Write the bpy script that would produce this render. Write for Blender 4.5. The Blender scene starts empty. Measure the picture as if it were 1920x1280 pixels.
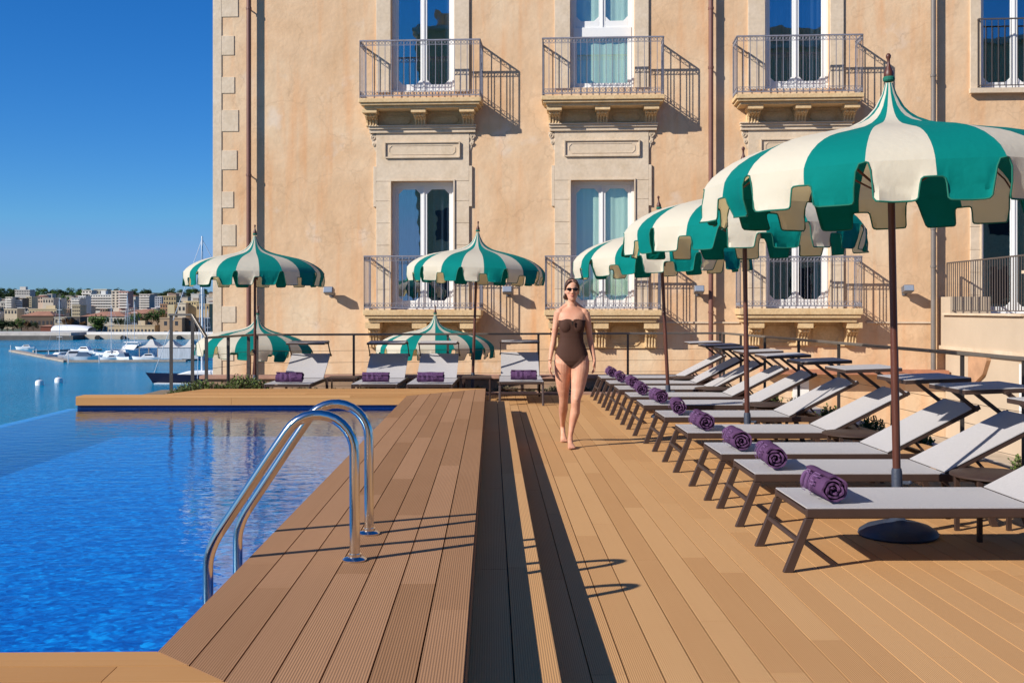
import bpy, math, random
from mathutils import Vector, Matrix, noise as mnoise
R = math.radians
PI = math.pi
rnd = random.Random(7)
SC = bpy.context.scene
COL = SC.collection
CAMH = 1.48
F = 2000.0
def px(u, v, Y):
    """a point of the place at depth Y seen at photograph position (u, v)"""
    return Vector(((u - 960) / F * Y, Y, CAMH + (578 - v) / F * Y))

# ------------------------------------------------------------------ materials
MATS = {}
def srgb(r, g, b):
    f = lambda c: (c / 255 / 12.92) if c / 255 <= 0.04045 else ((c / 255 + 0.055) / 1.055) ** 2.4
    return (f(r), f(g), f(b), 1)
def mat(name, col, rough=0.7, metal=0.0, vary=0.0, vscale=3.0, bump=0.0, bscale=40.0, spec=0.5, col2=None, stretch=None, transl=0.0, tcol=None, vary2=0.0, v2scale=60.0):
    if name in MATS: return MATS[name]
    m = bpy.data.materials.new(name); m.use_nodes = True
    nt = m.node_tree; N = nt.nodes; L = nt.links
    b = N['Principled BSDF']
    if len(col) == 3: col = (*col, 1)
    b.inputs['Base Color'].default_value = col
    b.inputs['Roughness'].default_value = rough
    b.inputs['Metallic'].default_value = metal
    b.inputs['Specular IOR Level'].default_value = spec
    tc = N.new('ShaderNodeTexCoord')
    src = tc.outputs['Object']
    if stretch:
        mp = N.new('ShaderNodeMapping'); mp.inputs['Scale'].default_value = stretch
        L.new(src, mp.inputs['Vector']); src = mp.outputs['Vector']
    if vary > 0 or col2:
        n = N.new('ShaderNodeTexNoise'); n.inputs['Scale'].default_value = vscale
        n.inputs['Detail'].default_value = 8; n.inputs['Roughness'].default_value = 0.65
        L.new(src, n.inputs['Vector'])
        r = N.new('ShaderNodeValToRGB')
        r.color_ramp.elements[0].position = 0.32; r.color_ramp.elements[1].position = 0.68
        c2 = col2 if col2 else tuple(min(1, c * (1 + vary)) for c in col[:3])
        c1 = col if col2 else tuple(c * (1 - vary) for c in col[:3])
        r.color_ramp.elements[0].color = (*c1[:3], 1); r.color_ramp.elements[1].color = (*c2[:3], 1)
        L.new(n.outputs['Fac'], r.inputs['Fac'])
        out = r.outputs['Color']
        if vary2 > 0:
            n2 = N.new('ShaderNodeTexNoise'); n2.inputs['Scale'].default_value = v2scale; n2.inputs['Detail'].default_value = 6
            L.new(src, n2.inputs['Vector'])
            mr = N.new('ShaderNodeMapRange'); mr.inputs['From Min'].default_value = .3; mr.inputs['From Max'].default_value = .7
            mr.inputs['To Min'].default_value = 1 - vary2; mr.inputs['To Max'].default_value = 1 + vary2
            L.new(n2.outputs['Fac'], mr.inputs['Value'])
            mx = N.new('ShaderNodeVectorMath'); mx.operation = 'SCALE'
            L.new(out, mx.inputs[0]); L.new(mr.outputs['Result'], mx.inputs['Scale']); out = mx.outputs['Vector']
        L.new(out, b.inputs['Base Color'])
    if bump > 0:
        n = N.new('ShaderNodeTexNoise'); n.inputs['Scale'].default_value = bscale; n.inputs['Detail'].default_value = 6
        L.new(src, n.inputs['Vector'])
        bp = N.new('ShaderNodeBump'); bp.inputs['Strength'].default_value = bump; bp.inputs['Distance'].default_value = 0.01
        L.new(n.outputs['Fac'], bp.inputs['Height']); L.new(bp.outputs['Normal'], b.inputs['Normal'])
    if transl > 0:
        t = N.new('ShaderNodeBsdfTranslucent'); t.inputs['Color'].default_value = (*tcol, 1) if tcol else col
        mix = N.new('ShaderNodeMixShader'); mix.inputs['Fac'].default_value = transl
        L.new(b.outputs['BSDF'], mix.inputs[1]); L.new(t.outputs['BSDF'], mix.inputs[2])
        L.new(mix.outputs['Shader'], N['Material Output'].inputs['Surface'])
    MATS[name] = m
    return m

def boards_mat(name, ca, cb, axis, rib=110.0, rs=.3):
    """composite decking: per-board tone from the 'tone' attribute, fine lengthwise flutes"""
    m = bpy.data.materials.new(name); m.use_nodes = True
    nt = m.node_tree; N = nt.nodes; L = nt.links; b = N['Principled BSDF']
    b.inputs['Roughness'].default_value = .78; b.inputs['Specular IOR Level'].default_value = .08
    at = N.new('ShaderNodeAttribute'); at.attribute_name = 'tone'
    tc = N.new('ShaderNodeTexCoord')
    mp = N.new('ShaderNodeMapping'); mp.inputs['Scale'].default_value = (30, 1.0, 30) if axis == 'y' else (1.0, 30, 30)
    L.new(tc.outputs['Object'], mp.inputs['Vector'])
    n = N.new('ShaderNodeTexNoise'); n.inputs['Scale'].default_value = 1.6; n.inputs['Detail'].default_value = 7
    L.new(mp.outputs['Vector'], n.inputs['Vector'])
    n3 = N.new('ShaderNodeTexNoise'); n3.inputs['Scale'].default_value = 1.3; n3.inputs['Detail'].default_value = 5
    L.new(tc.outputs['Object'], n3.inputs['Vector'])
    ad = N.new('ShaderNodeMath'); ad.operation = 'MULTIPLY_ADD'; ad.inputs[1].default_value = .40
    L.new(n.outputs['Fac'], ad.inputs[0]); L.new(at.outputs['Fac'], ad.inputs[2])
    ad2 = N.new('ShaderNodeMath'); ad2.operation = 'MULTIPLY_ADD'; ad2.inputs[1].default_value = .5
    L.new(n3.outputs['Fac'], ad2.inputs[0]); L.new(ad.outputs[0], ad2.inputs[2])
    mr = N.new('ShaderNodeMapRange'); mr.inputs['From Min'].default_value = -.15; mr.inputs['From Max'].default_value = 2.05
    L.new(ad2.outputs[0], mr.inputs['Value'])
    mx = N.new('ShaderNodeMix'); mx.data_type = 'RGBA'
    mx.inputs['A'].default_value = (*ca, 1); mx.inputs['B'].default_value = (*cb, 1)
    L.new(mr.outputs['Result'], mx.inputs['Factor'])
    L.new(mx.outputs['Result'], b.inputs['Base Color'])
    sx = N.new('ShaderNodeSeparateXYZ'); L.new(tc.outputs['Object'], sx.inputs['Vector'])
    mu = N.new('ShaderNodeMath'); mu.operation = 'MULTIPLY'; mu.inputs[1].default_value = 2 * PI * rib
    L.new(sx.outputs['X' if axis == 'y' else 'Y'], mu.inputs[0])
    si = N.new('ShaderNodeMath'); si.operation = 'SINE'; L.new(mu.outputs[0], si.inputs[0])
    bp = N.new('ShaderNodeBump'); bp.inputs['Strength'].default_value = rs; bp.inputs['Distance'].default_value = 0.0016
    L.new(si.outputs[0], bp.inputs['Height']); L.new(bp.outputs['Normal'], b.inputs['Normal'])
    return m

# ------------------------------------------------------------------ mesh builder
class MB:
    def __init__(s): s.v = []; s.f = []; s.mi = []; s.tone = []; s.cur = 0; s.ct = 0.5
    def add(s, vs, fs, M=None):
        o = len(s.v)
        for p in vs:
            p = Vector(p)
            s.v.append(M @ p if M is not None else p)
        for f in fs:
            s.f.append([i + o for i in f]); s.mi.append(s.cur); s.tone.append(s.ct)
    def box(s, x0, x1, y0, y1, z0, z1, M=None):
        s.add([(x0,y0,z0),(x1,y0,z0),(x1,y1,z0),(x0,y1,z0),(x0,y0,z1),(x1,y0,z1),(x1,y1,z1),(x0,y1,z1)],
              [(0,3,2,1),(4,5,6,7),(0,1,5,4),(1,2,6,5),(2,3,7,6),(3,0,4,7)], M)
    def prism(s, poly, h0, h1, axis='z', M=None):
        n = len(poly)
        def P(a, b, h):
            return {'z': (a, b, h), 'y': (a, h, b), 'x': (h, a, b)}[axis]
        vs = [P(a, b, h0) for a, b in poly] + [P(a, b, h1) for a, b in poly]
        s.add(vs, [list(range(n))[::-1], list(range(n, 2 * n))] + [(i, (i + 1) % n, (i + 1) % n + n, i + n) for i in range(n)], M)
    def bar(s, a, b, w, h=None, up=Vector((0, 0, 1))):
        h = h or w; a = Vector(a); b = Vector(b); d = (b - a).normalized()
        sx = d.cross(up)
        if sx.length < 1e-4: sx = d.cross(Vector((0, 1, 0)))
        sx.normalize(); sy = sx.cross(d).normalized()
        vs = [q + sx * i * w / 2 + sy * j * h / 2 for q in (a, b) for i, j in ((-1,-1),(1,-1),(1,1),(-1,1))]
        s.add(vs, [(3,2,1,0),(4,5,6,7),(0,1,5,4),(1,2,6,5),(2,3,7,6),(3,0,4,7)])
    def tube(s, pts, r, n=8, cap=True, ell=1.0):
        pts = [Vector(p) for p in pts]
        rs = r if isinstance(r, (list, tuple)) else [r] * len(pts)
        o = len(s.v); ref = None; vs = []
        for i, p in enumerate(pts):
            if i == 0: d = pts[1] - p
            elif i == len(pts) - 1: d = p - pts[i - 1]
            else: d = (pts[i + 1] - p).normalized() + (p - pts[i - 1]).normalized()
            d.normalize()
            if ref is None:
                ref = Vector((0, 0, 1)) if abs(d.z) < .9 else Vector((0, 1, 0))
            a = d.cross(ref).normalized(); b_ = a.cross(d).normalized(); ref = b_
            rr = rs[i]
            if not isinstance(rr, tuple): rr = (rr, rr * ell)
            for k in range(n):
                t = 2 * PI * k / n
                vs.append(p + a * math.cos(t) * rr[0] + b_ * math.sin(t) * rr[1])
        fs = []
        m = len(pts)
        for i in range(m - 1):
            for k in range(n):
                k2 = (k + 1) % n
                fs.append((i*n+k, i*n+k2, (i+1)*n+k2, (i+1)*n+k))
        if cap: fs += [list(range(n))[::-1], [(m-1)*n+k for k in range(n)]]
        s.add(vs, fs)
    def lathe(s, prof, n=24, M=None, cap=True):
        vs = []; fs = []
        for r, z in prof:
            for k in range(n):
                t = 2 * PI * k / n; vs.append((r * math.cos(t), r * math.sin(t), z))
        for i in range(len(prof) - 1):
            for k in range(n):
                k2 = (k + 1) % n; fs.append((i*n+k, i*n+k2, (i+1)*n+k2, (i+1)*n+k))
        if cap: fs += [list(range(n))[::-1], [(len(prof)-1)*n+k for k in range(n)]]
        s.add(vs, fs, M)
    def loft(s, rings, n=24, e=2.0):
        """rings: (z, cx, cy, rx, ry)"""
        vs = []; fs = []
        for z, cx, cy, rx, ry in rings:
            for k in range(n):
                t = 2 * PI * k / n; c = math.cos(t); q = math.sin(t)
                vs.append((cx + rx * math.copysign(abs(c) ** (2 / e), c), cy + ry * math.copysign(abs(q) ** (2 / e), q), z))
        for i in range(len(rings) - 1):
            for k in range(n):
                k2 = (k + 1) % n; fs.append((i*n+k, i*n+k2, (i+1)*n+k2, (i+1)*n+k))
        fs += [list(range(n))[::-1], [(len(rings)-1)*n+k for k in range(n)]]
        s.add(vs, fs)
    def ball(s, c, r, n=12, M=None):
        if not isinstance(r, tuple): r = (r, r, r)
        vs = []; fs = []; m = n // 2 + 1
        for i in range(m + 1):
            ph = -PI / 2 + PI * i / m
            for k in range(n):
                t = 2 * PI * k / n
                vs.append((c[0] + r[0]*math.cos(ph)*math.cos(t), c[1] + r[1]*math.cos(ph)*math.sin(t), c[2] + r[2]*math.sin(ph)))
        for i in range(m):
            for k in range(n):
                k2 = (k + 1) % n; fs.append((i*n+k, i*n+k2, (i+1)*n+k2, (i+1)*n+k))
        s.add(vs, fs, M)
    def mesh(s, name, mats, smooth=False):
        me = bpy.data.meshes.new(name)
        me.from_pydata([tuple(p) for p in s.v], [], s.f)
        for m in (mats if isinstance(mats, list) else [mats]): me.materials.append(m)
        if len(set(s.mi)) > 1: me.polygons.foreach_set('material_index', s.mi)
        if len(set(s.tone)) > 1:
            at = me.attributes.new('tone', 'FLOAT', 'FACE'); at.data.foreach_set('value', s.tone)
        if smooth:
            me.shade_smooth() if hasattr(me, 'shade_smooth') else None
            if smooth is not True: me.set_sharp_from_angle(angle=R(smooth))
        me.validate(); me.update()
        return me
    def build(s, name, mats, parent=None, smooth=False, bevel=0.0, loc=None, rot=None):
        o = bpy.data.objects.new(name, s.mesh(name, mats, smooth)); COL.objects.link(o)
        if parent is not None: o.parent = parent
        if loc is not None: o.location = loc
        if rot is not None: o.rotation_euler = rot
        if bevel:
            md = o.modifiers.new('bevel', 'BEVEL'); md.width = bevel; md.segments = 2; md.limit_method = 'ANGLE'; md.angle_limit = R(40)
        return o

def tag(o, label=None, cat=None, group=None, kind=None):
    if label: o['label'] = label
    if cat: o['category'] = cat
    if group: o['group'] = group
    if kind: o['kind'] = kind
    return o
def thing(name, label, cat, loc=(0, 0, 0), rz=0.0, group=None):
    o = bpy.data.objects.new(name, None); COL.objects.link(o)
    o.location = loc; o.rotation_euler = (0, 0, rz); o.empty_display_size = .1
    return tag(o, label, cat, group)
def struct(mb, name, m, parent=None, **k):
    o = mb.build(name, m, parent, **k)
    if parent is None: o['kind'] = 'structure'
    return o
KIDS = {}
def copy_tree(o, parent=None):
    c = o.copy(); COL.objects.link(c)
    if parent is not None: c.parent = parent
    for ch in [q for q in o.children]: copy_tree(ch, c)
    return c
def dup(o, loc, rot=None, label=None, group=None):
    c = copy_tree(o); c.location = loc
    if rot is not None: c.rotation_euler = rot
    if label: c['label'] = label
    if group: c['group'] = group
    return c

# ------------------------------------------------------------------ camera, light, sky
cam = bpy.data.cameras.new('camera'); camo = bpy.data.objects.new('camera', cam); COL.objects.link(camo)
cam.sensor_width = 36; cam.lens = F / 1920 * 36; cam.clip_end = 6000; cam.clip_start = .05
camo.location = (0, 0, CAMH); camo.rotation_euler = (R(90), 0, 0); cam.shift_y = -62 / 1920
SC.camera = camo
AZ, EL = R(57.5), R(30.0)          # direction the light travels: AZ from +Y towards +X
sun = bpy.data.lights.new('sun', 'SUN'); suno = bpy.data.objects.new('sun', sun); COL.objects.link(suno)
sun.energy = 4.6; sun.angle = R(.5); sun.color = (1, .95, .87)
d = Vector((math.sin(AZ) * math.cos(EL), math.cos(AZ) * math.cos(EL), -math.sin(EL)))
suno.rotation_euler = d.to_track_quat('-Z', 'Y').to_euler(); suno.location = (-20, -15, 20)
w = bpy.data.worlds.new('World'); SC.world = w; w.use_nodes = True
nt = w.node_tree; bg = nt.nodes['Background']
sky = nt.nodes.new('ShaderNodeTexSky'); sky.sky_type = 'NISHITA'; sky.sun_disc = False
sky.sun_elevation = EL
# the sun stands opposite to the direction the light travels; sky rotation is measured from +Y clockwise
sky.sun_rotation = math.atan2(-d.x, -d.y)
sky.air_density = 1.0; sky.dust_density = 0.0; sky.ozone_density = 6.0; sky.altitude = 100
hs = nt.nodes.new('ShaderNodeHueSaturation'); hs.inputs['Saturation'].default_value = 1.25
nt.links.new(sky.outputs['Color'], hs.inputs['Color']); gr = nt.nodes.new('ShaderNodeVectorMath'); gr.operation = 'MULTIPLY'; gr.inputs[1].default_value = (.66, .98, 1.30)
mn = nt.nodes.new('ShaderNodeVectorMath'); mn.operation = 'MINIMUM'; mn.inputs[1].default_value = (2.2, 4.2, 7.6)
nt.links.new(hs.outputs['Color'], gr.inputs[0]); nt.links.new(gr.outputs['Vector'], mn.inputs[0]); nt.links.new(mn.outputs['Vector'], bg.inputs['Color'])
bg.inputs['Strength'].default_value = .070
SC.view_settings.view_transform = 'Standard'; SC.view_settings.look = 'None'; SC.view_settings.gamma = 1
SC.view_settings.use_curve_mapping = False; SC.view_settings.exposure = 0.45
SC.render.engine = 'CYCLES'
SC.cycles.max_bounces = 8; SC.cycles.transparent_max_bounces = 12

# ------------------------------------------------------------------ deck frame
DA = math.atan(.019)
DM = Matrix.Rotation(DA, 4, 'Z')
def dw(x, y, z=0): return DM @ Vector((x, y, z))
UP, MID, WAT = .35, .17, .19
M_main = boards_mat('deck_tan', srgb(179,132,86)[:3], srgb(205,160,110)[:3], 'y')
M_upy = boards_mat('deck_brown', srgb(136,98,66)[:3], srgb(174,132,98)[:3], 'y')
M_upx = boards_mat('deck_brown_cross', srgb(163,114,67)[:3], srgb(213,162,105)[:3], 'x')
M_dark = mat('underlay', (.02, .015, .012), .9)
def boards(name, x0, x1, ylo, yhi, z, m, axis='y', pitch=.146, gap=.006, th=.022, joint=(2.0, 3.6), ph=0):
    """boards along y between functions ylo(x), yhi(x); axis 'x' swaps the roles"""
    mb = MB(); x = x0; i = 0
    while x < x1 - .01:
        a, b = x, min(x + pitch - gap, x1)
        ya, yb = ylo(a), ylo(b); za, zb = yhi(a), yhi(b)
        y = min(ya, yb) + rnd.uniform(.4, joint[1]); cuts = []
        while y < max(za, zb): cuts.append(y); y += rnd.uniform(*joint)
        segs = [(None, cuts[0] if cuts else None)] + [(cuts[k], cuts[k + 1] if k + 1 < len(cuts) else None) for k in range(len(cuts))]
        for s0, s1 in segs:
            la, lb = (ya, yb) if s0 is None else (s0 + .0015, s0 + .0015)
            ha, hb = (za, zb) if s1 is None else (s1 - .0015, s1 - .0015)
            la = max(la, ya) ; lb = max(lb, yb); ha = min(ha, za); hb = min(hb, zb)
            if ha - la < .02 or hb - lb < .02: continue
            mb.ct = rnd.random()
            pl = [(a, la), (b, lb), (b, hb), (a, ha)]
            if axis == 'x': pl = [(q, p) for p, q in pl][::-1]
            mb.prism(pl, z - th, z)
        x += pitch; i += 1
    return mb
def place_deck(o): o.rotation_euler = (0, 0, DA); return o
# ------------------------------------------------------------------ main deck, step, raised surround
def rail_x(y):   # right edge of the deck, in deck coordinates
    return 5.33 - .0505 * y - .03
mb = boards('deck', .256, 5.45, lambda x: -3.0, lambda x: min(18.25, (5.30 - x) / .0505), 0, M_main)
place_deck(struct(mb, 'deck', M_main))
mb2 = MB(); mb2.prism([(-.1, -3), (5.45, -3), (4.4, 18.25), (-.3, 18.25)], -.2, -.026)
mb2.prism([(-4.6, 15.02), (-.3, 15.02), (-.3, 18.25), (-4.6, 18.25)], -.2, -.026)
place_deck(struct(mb2, 'deck_underlay', M_dark))
mb = boards('deck', -4.6, .25, lambda x: 15.16, lambda x: 18.25, 0, M_main)
place_deck(struct(mb, 'deck_behind_pool', M_main))
# terracotta kerb along the back edge of the deck
kb = MB(); kb.box(-4.6, 4.25, 18.26, 18.60, -.2, .03)
struct(kb, 'deck_kerb', mat('kerb_stone', (.36, .2, .13), .9, vary=.25, vscale=6, bump=.3), rot=(0, 0, DA))
# step (mid level)
mb = boards('step', -.085, .25, lambda x: -3.0, lambda x: 15.1, MID, M_main, pitch=.1675)
place_deck(struct(mb, 'step', M_main))
mb = MB(); mb.ct = .3; mb.box(.228, .252, -3, 15.1, .0, MID - .024); mb.ct = .6; mb.box(-.085, .226, 15.08, 15.1, 0, MID - .024)
place_deck(struct(mb, 'step_riser', M_main))
mb = MB(); mb.box(-.07, .222, -3, 15.07, -.02, MID - .026)
place_deck(struct(mb, 'step_core', M_dark))
# raised surround: long side, far side, near side (mitred corners)
XI, XO, YN, YF = -1.10, -.085, 3.54, 13.80
mb = boards('s', XI, XO, lambda x: YN - (x - XI), lambda x: YF + (x - XI) * 1.25, UP, M_upy, pitch=.1455)
place_deck(struct(mb, 'pool_surround', M_upy))
mb = boards('s', YF, YF + .30, lambda y: -5.34, lambda y: XI + (y - YF) / 1.25 - .005, UP, M_upx, axis='x', joint=(2.2, 3.8))
m3 = boards('s', YF + .3015, YF + 1.27, lambda y: -4.32 + (y - YF - .3) * .3, lambda y: XI + (y - YF) / 1.25 - .005, UP + .0, M_upx, axis='x', joint=(2.2, 3.8))
o = len(mb.v); mb.v += m3.v; mb.f += [[i + o for i in f] for f in m3.f]; mb.mi += m3.mi; mb.tone += m3.tone
place_deck(struct(mb, 'pool_surround_far', M_upx))
mb = boards('s', YN - 1.6, YN - .002, lambda y: -7.0, lambda y: XI - (y - YN) - .005, UP, M_upx, axis='x')
place_deck(struct(mb, 'pool_surround_near', M_upx))
# fascias and cores
mb = MB(); mb.ct = .4
mb.box(XO - .020, XO + .002, 1.9, YF + 1.26, MID + .003, UP - .024)
mb.ct = .2; mb.box(XI - .002, XI + .02, YN, YF - .001, UP - .115, UP - .024)
place_deck(struct(mb, 'surround_fascia', M_upy))
mb = MB()
xs = [-5.34, -3.35, -1.08]
for a, b_ in zip(xs[:-1], xs[1:]):
    mb.ct = rnd.random(); mb.box(a, b_ - .003, YF - .003, YF + .02, UP - .115, UP - .024)
mb.ct = .5; mb.box(-5.342, -5.32, YF + .0205, YF + .3, UP - .115, UP - .024)
place_deck(struct(mb, 'surround_fascia_far', M_upx))
M_conc = mat('pool_block', (.45, .4, .34), .9, vary=.15)
mb = MB()
mb.box(XI + .022, XO - .022, 1.9, YF, -.19, UP - .026)
mb.box(-5.31, XO - .022, YF + .022, YF + .31, UP - .112, UP - .026)
mb.box(-4.24, XO - .022, YF + .311, YF + 1.2, -.19, UP - .026)
mb.box(-7.0, XI + .02, YN - 1.5, YN - .03, -.19, UP - .026)
place_deck(struct(mb, 'surround_core', M_dark))

# ------------------------------------------------------------------ pool
FLOOR = WAT - .36
def pool_tile_caustics():  # blue mosaic with the wavy caustic light net put into its colour
    m = bpy.data.materials.new('pool_mosaic_caustics'); m.use_nodes = True
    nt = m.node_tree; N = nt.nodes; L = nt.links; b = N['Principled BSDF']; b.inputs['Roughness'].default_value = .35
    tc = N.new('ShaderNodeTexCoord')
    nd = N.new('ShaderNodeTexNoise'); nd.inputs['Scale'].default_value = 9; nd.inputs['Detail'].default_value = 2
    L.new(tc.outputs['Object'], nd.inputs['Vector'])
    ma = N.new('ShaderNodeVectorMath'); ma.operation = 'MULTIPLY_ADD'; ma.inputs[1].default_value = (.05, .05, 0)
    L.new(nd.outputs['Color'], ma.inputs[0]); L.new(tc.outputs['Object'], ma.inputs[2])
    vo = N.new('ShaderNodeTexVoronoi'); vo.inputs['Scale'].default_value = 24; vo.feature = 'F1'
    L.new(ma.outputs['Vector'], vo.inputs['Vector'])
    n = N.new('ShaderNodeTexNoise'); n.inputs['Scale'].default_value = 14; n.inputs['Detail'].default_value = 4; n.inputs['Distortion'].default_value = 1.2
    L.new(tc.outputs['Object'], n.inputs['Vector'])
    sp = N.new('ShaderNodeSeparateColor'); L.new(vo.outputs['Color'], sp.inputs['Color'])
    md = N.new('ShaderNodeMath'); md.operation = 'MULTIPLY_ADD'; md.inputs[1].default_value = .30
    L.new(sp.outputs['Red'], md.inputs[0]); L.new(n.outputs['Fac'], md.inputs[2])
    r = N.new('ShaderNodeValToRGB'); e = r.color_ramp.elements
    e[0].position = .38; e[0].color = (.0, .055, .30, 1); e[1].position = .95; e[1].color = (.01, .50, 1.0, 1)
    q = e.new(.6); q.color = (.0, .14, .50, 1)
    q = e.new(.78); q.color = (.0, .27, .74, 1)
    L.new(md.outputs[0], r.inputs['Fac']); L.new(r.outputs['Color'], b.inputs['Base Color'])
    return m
M_tile = pool_tile_caustics()
M_tiled = mat('pool_wall_tile', (.0, .02, .11), .3, vary=.3, vscale=40)
def water_mat():
    m = bpy.data.materials.new('pool_water'); m.use_nodes = True
    nt = m.node_tree; N = nt.nodes; L = nt.links; N.remove(N['Principled BSDF'])
    tr = N.new('ShaderNodeBsdfTransparent'); tr.inputs['Color'].default_value = (.72, .93, 1, 1)
    gl = N.new('ShaderNodeBsdfGlossy'); gl.inputs['Roughness'].default_value = .03; gl.inputs['Color'].default_value = (.78, .93, 1, 1)
    tc = N.new('ShaderNodeTexCoord')
    mp = N.new('ShaderNodeMapping'); mp.inputs['Scale'].default_value = (5, 9, 1); L.new(tc.outputs['Object'], mp.inputs['Vector'])
    n = N.new('ShaderNodeTexNoise'); n.inputs['Scale'].default_value = 1.0; n.inputs['Detail'].default_value = 3; n.inputs['Distortion'].default_value = .6
    L.new(mp.outputs['Vector'], n.inputs['Vector'])
    bp = N.new('ShaderNodeBump'); bp.inputs['Strength'].default_value = .075; bp.inputs['Distance'].default_value = .06
    L.new(n.outputs['Fac'], bp.inputs['Height'])
    L.new(bp.outputs['Normal'], gl.inputs['Normal'])
    lw_ = N.new('ShaderNodeLayerWeight'); lw_.inputs['Blend'].default_value = .5; L.new(bp.outputs['Normal'], lw_.inputs['Normal'])
    pw = N.new('ShaderNodeMath'); pw.operation = 'POWER'; pw.inputs[1].default_value = 4.3; L.new(lw_.outputs['Facing'], pw.inputs[0])
    ma = N.new('ShaderNodeMath'); ma.operation = 'MULTIPLY_ADD'; ma.inputs[1].default_value = .98; ma.inputs[2].default_value = .02; L.new(pw.outputs[0], ma.inputs[0])
    mx = N.new('ShaderNodeMixShader'); L.new(ma.outputs[0], mx.inputs['Fac'])
    L.new(tr.outputs[0], mx.inputs[1]); L.new(gl.outputs[0], mx.inputs[2])
    L.new(mx.outputs[0], N['Material Output'].inputs['Surface'])
    return m
EX = -5.33
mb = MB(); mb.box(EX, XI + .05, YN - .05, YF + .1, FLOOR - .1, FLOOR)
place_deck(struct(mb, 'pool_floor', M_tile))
mb = MB()
mb.box(XI + .0, XI + .021, YN - .05, YF + .03, FLOOR + .002, UP - .117)
mb.box(EX + .0, XI - .001, YF + .03, YF + .05, FLOOR + .002, UP - .117)
mb.box(EX - .1, XI - .001, YN - .028, YN - .008, FLOOR + .002, UP - .03)
place_deck(struct(mb, 'pool_wall', M_tiled))
mb = MB(); mb.box(EX - .12, EX - .001, YN - 1.6, YF + .04, FLOOR - .1, WAT - .006)
place_deck(struct(mb, 'pool_overflow_edge', mat('edge_tile', (.01, .28, .75), .3, vary=.15, vscale=30)))
mb = MB(); mb.add([(EX - .121, YN - .02, WAT), (XI + .015, YN - .02, WAT), (XI + .015, YF + .04, WAT), (EX - .121, YF + .04, WAT)], [(0, 1, 2, 3)])
place_deck(struct(mb, 'pool_water', water_mat()))
mb = MB(); mb.box(EX - .118, -.1, -3, 18.2, -12.6, FLOOR - .101)
mb.box(-.099, 5.55, -3, 18.2, -12.6, -.201)
place_deck(struct(mb, 'terrace_block', M_conc))

# ------------------------------------------------------------------ pool ladder
M_steel = mat('polished_steel', (.70, .67, .62), .15, 1.0)
def arc3(p, c, q, n): return [Vector(p) * (1 - t) ** 2 + Vector(c) * 2 * t * (1 - t) + Vector(q) * t * t for t in [i / n for i in range(n + 1)]]
lad = thing('pool_ladder', 'polished steel pool ladder with two curved handrails at the pool edge', 'ladder', dw(-.615, 5.08, UP))
def lad_path():
    pts = [Vector((0, 0, 0)), Vector((0, 0, .38))]
    cx, cz, rr = -.165, .485, .165
    for i in range(0, 13):
        a = R(0 + 12.2 * i); pts.append(Vector((cx + rr * math.cos(a), 0, cz + rr * math.sin(a) * 1.02)))
    pts += arc3((-.335, 0, .53), (-.36, 0, .495), (-.40, 0, .435), 3)[1:]
    pts += arc3((-.595, 0, .14), (-.650, 0, .06), (-.655, 0, -.02), 6)
    pts += [Vector((-.655, 0, -.50))]
    return pts
for yy in (-.28, .28):
    m = MB(); m.tube([p + Vector((0, yy, 0)) for p in lad_path()], .0235, 20); m.build('handrail', M_steel, lad, smooth=60)
    m = MB(); m.lathe([(.055, 0), (.055, .006), (.045, .014), (.03, .018), (.03, .03)], 24, Matrix.Translation((0, yy, .001))); m.build('floor_flange', M_steel, lad, smooth=40)
for zz in (-.27, -.43):
    m = MB(); m.box(-.70, -.62, -.255, .255, zz - .012, zz + .012); m.build('tread', M_steel, lad, bevel=.004)
lad.rotation_euler = (0, 0, DA)

# ------------------------------------------------------------------ railings round the deck
M_rail = mat('rail_metal', (.10, .085, .075), .42, .6, vary=.15, vscale=8)
M_railtop = mat('rail_top_metal', (.19, .165, .14), .38, .5, vary=.15, vscale=8)
M_cable = mat('cable', (.12, .11, .1), .4, .8)
RH = 1.034
def railing(name, label, pts, post_pts, cables=4, posts_top=RH - .02, sub=0.0):
    t = thing(name, label, 'railing', (pts[0].x, pts[0].y, 0))
    o0 = Vector((pts[0].x, pts[0].y, 0))
    m = MB()
    for a, b_ in zip(pts[:-1], pts[1:]):
        m.bar(a - o0, b_ - o0, .05, .035)
    m.build('top_rail', M_railtop, t, bevel=.006)
    for p in post_pts:
        m = MB(); m.box(-.02, .02, -.006, .006, -.15, p.z - .015); m.build('post', M_rail, t, loc=(p.x - o0.x, p.y - o0.y, 0))
    m = MB()
    for k in range(cables):
        z = .16 + k * .2
        for a, b_ in zip(post_pts[:-1], post_pts[1:]):
            A = Vector((a.x, a.y, z)) - o0; B = Vector((b_.x, b_.y, z)) - o0
            m.tube([A, (A + B) / 2 - Vector((0, 0, .006)), B], .0028, 5)
    m.build('wire', M_cable, t)
    return t
def railpt(u, Y): return Vector(((u - 960) / F * Y, Y, RH))
Lc, Rc = railpt(476, 18.0), railpt(1352, 19.2)
bp_ = []
for u in (482, 654, 826, 996, 1168, 1350):
    k = (u - 476) / (1352 - 476); bp_.append(Vector((Lc.x + (Rc.x - Lc.x) * k, Lc.y + (Rc.y - Lc.y) * k, RH)))
railing('back_railing', 'long dark metal railing with wires along the back edge of the deck', [Lc, Rc], bp_)
rr = [(1390, 18.2), (1438.7, 16.8), (1498, 15.25), (1574, 13.7), (1671, 12.2), (1807.6, 10.5), (1916, 9.5)]
def rx(Y): return 3.80 + (19.2 - Y) * .0755
rp = [Vector((rx(y), y, RH)) for y in (19.15, 18.1, 16.8, 15.25, 13.75, 12.15, 10.55, 9.45, 7.9, 6.4, 4.9, 3.4)]
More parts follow.
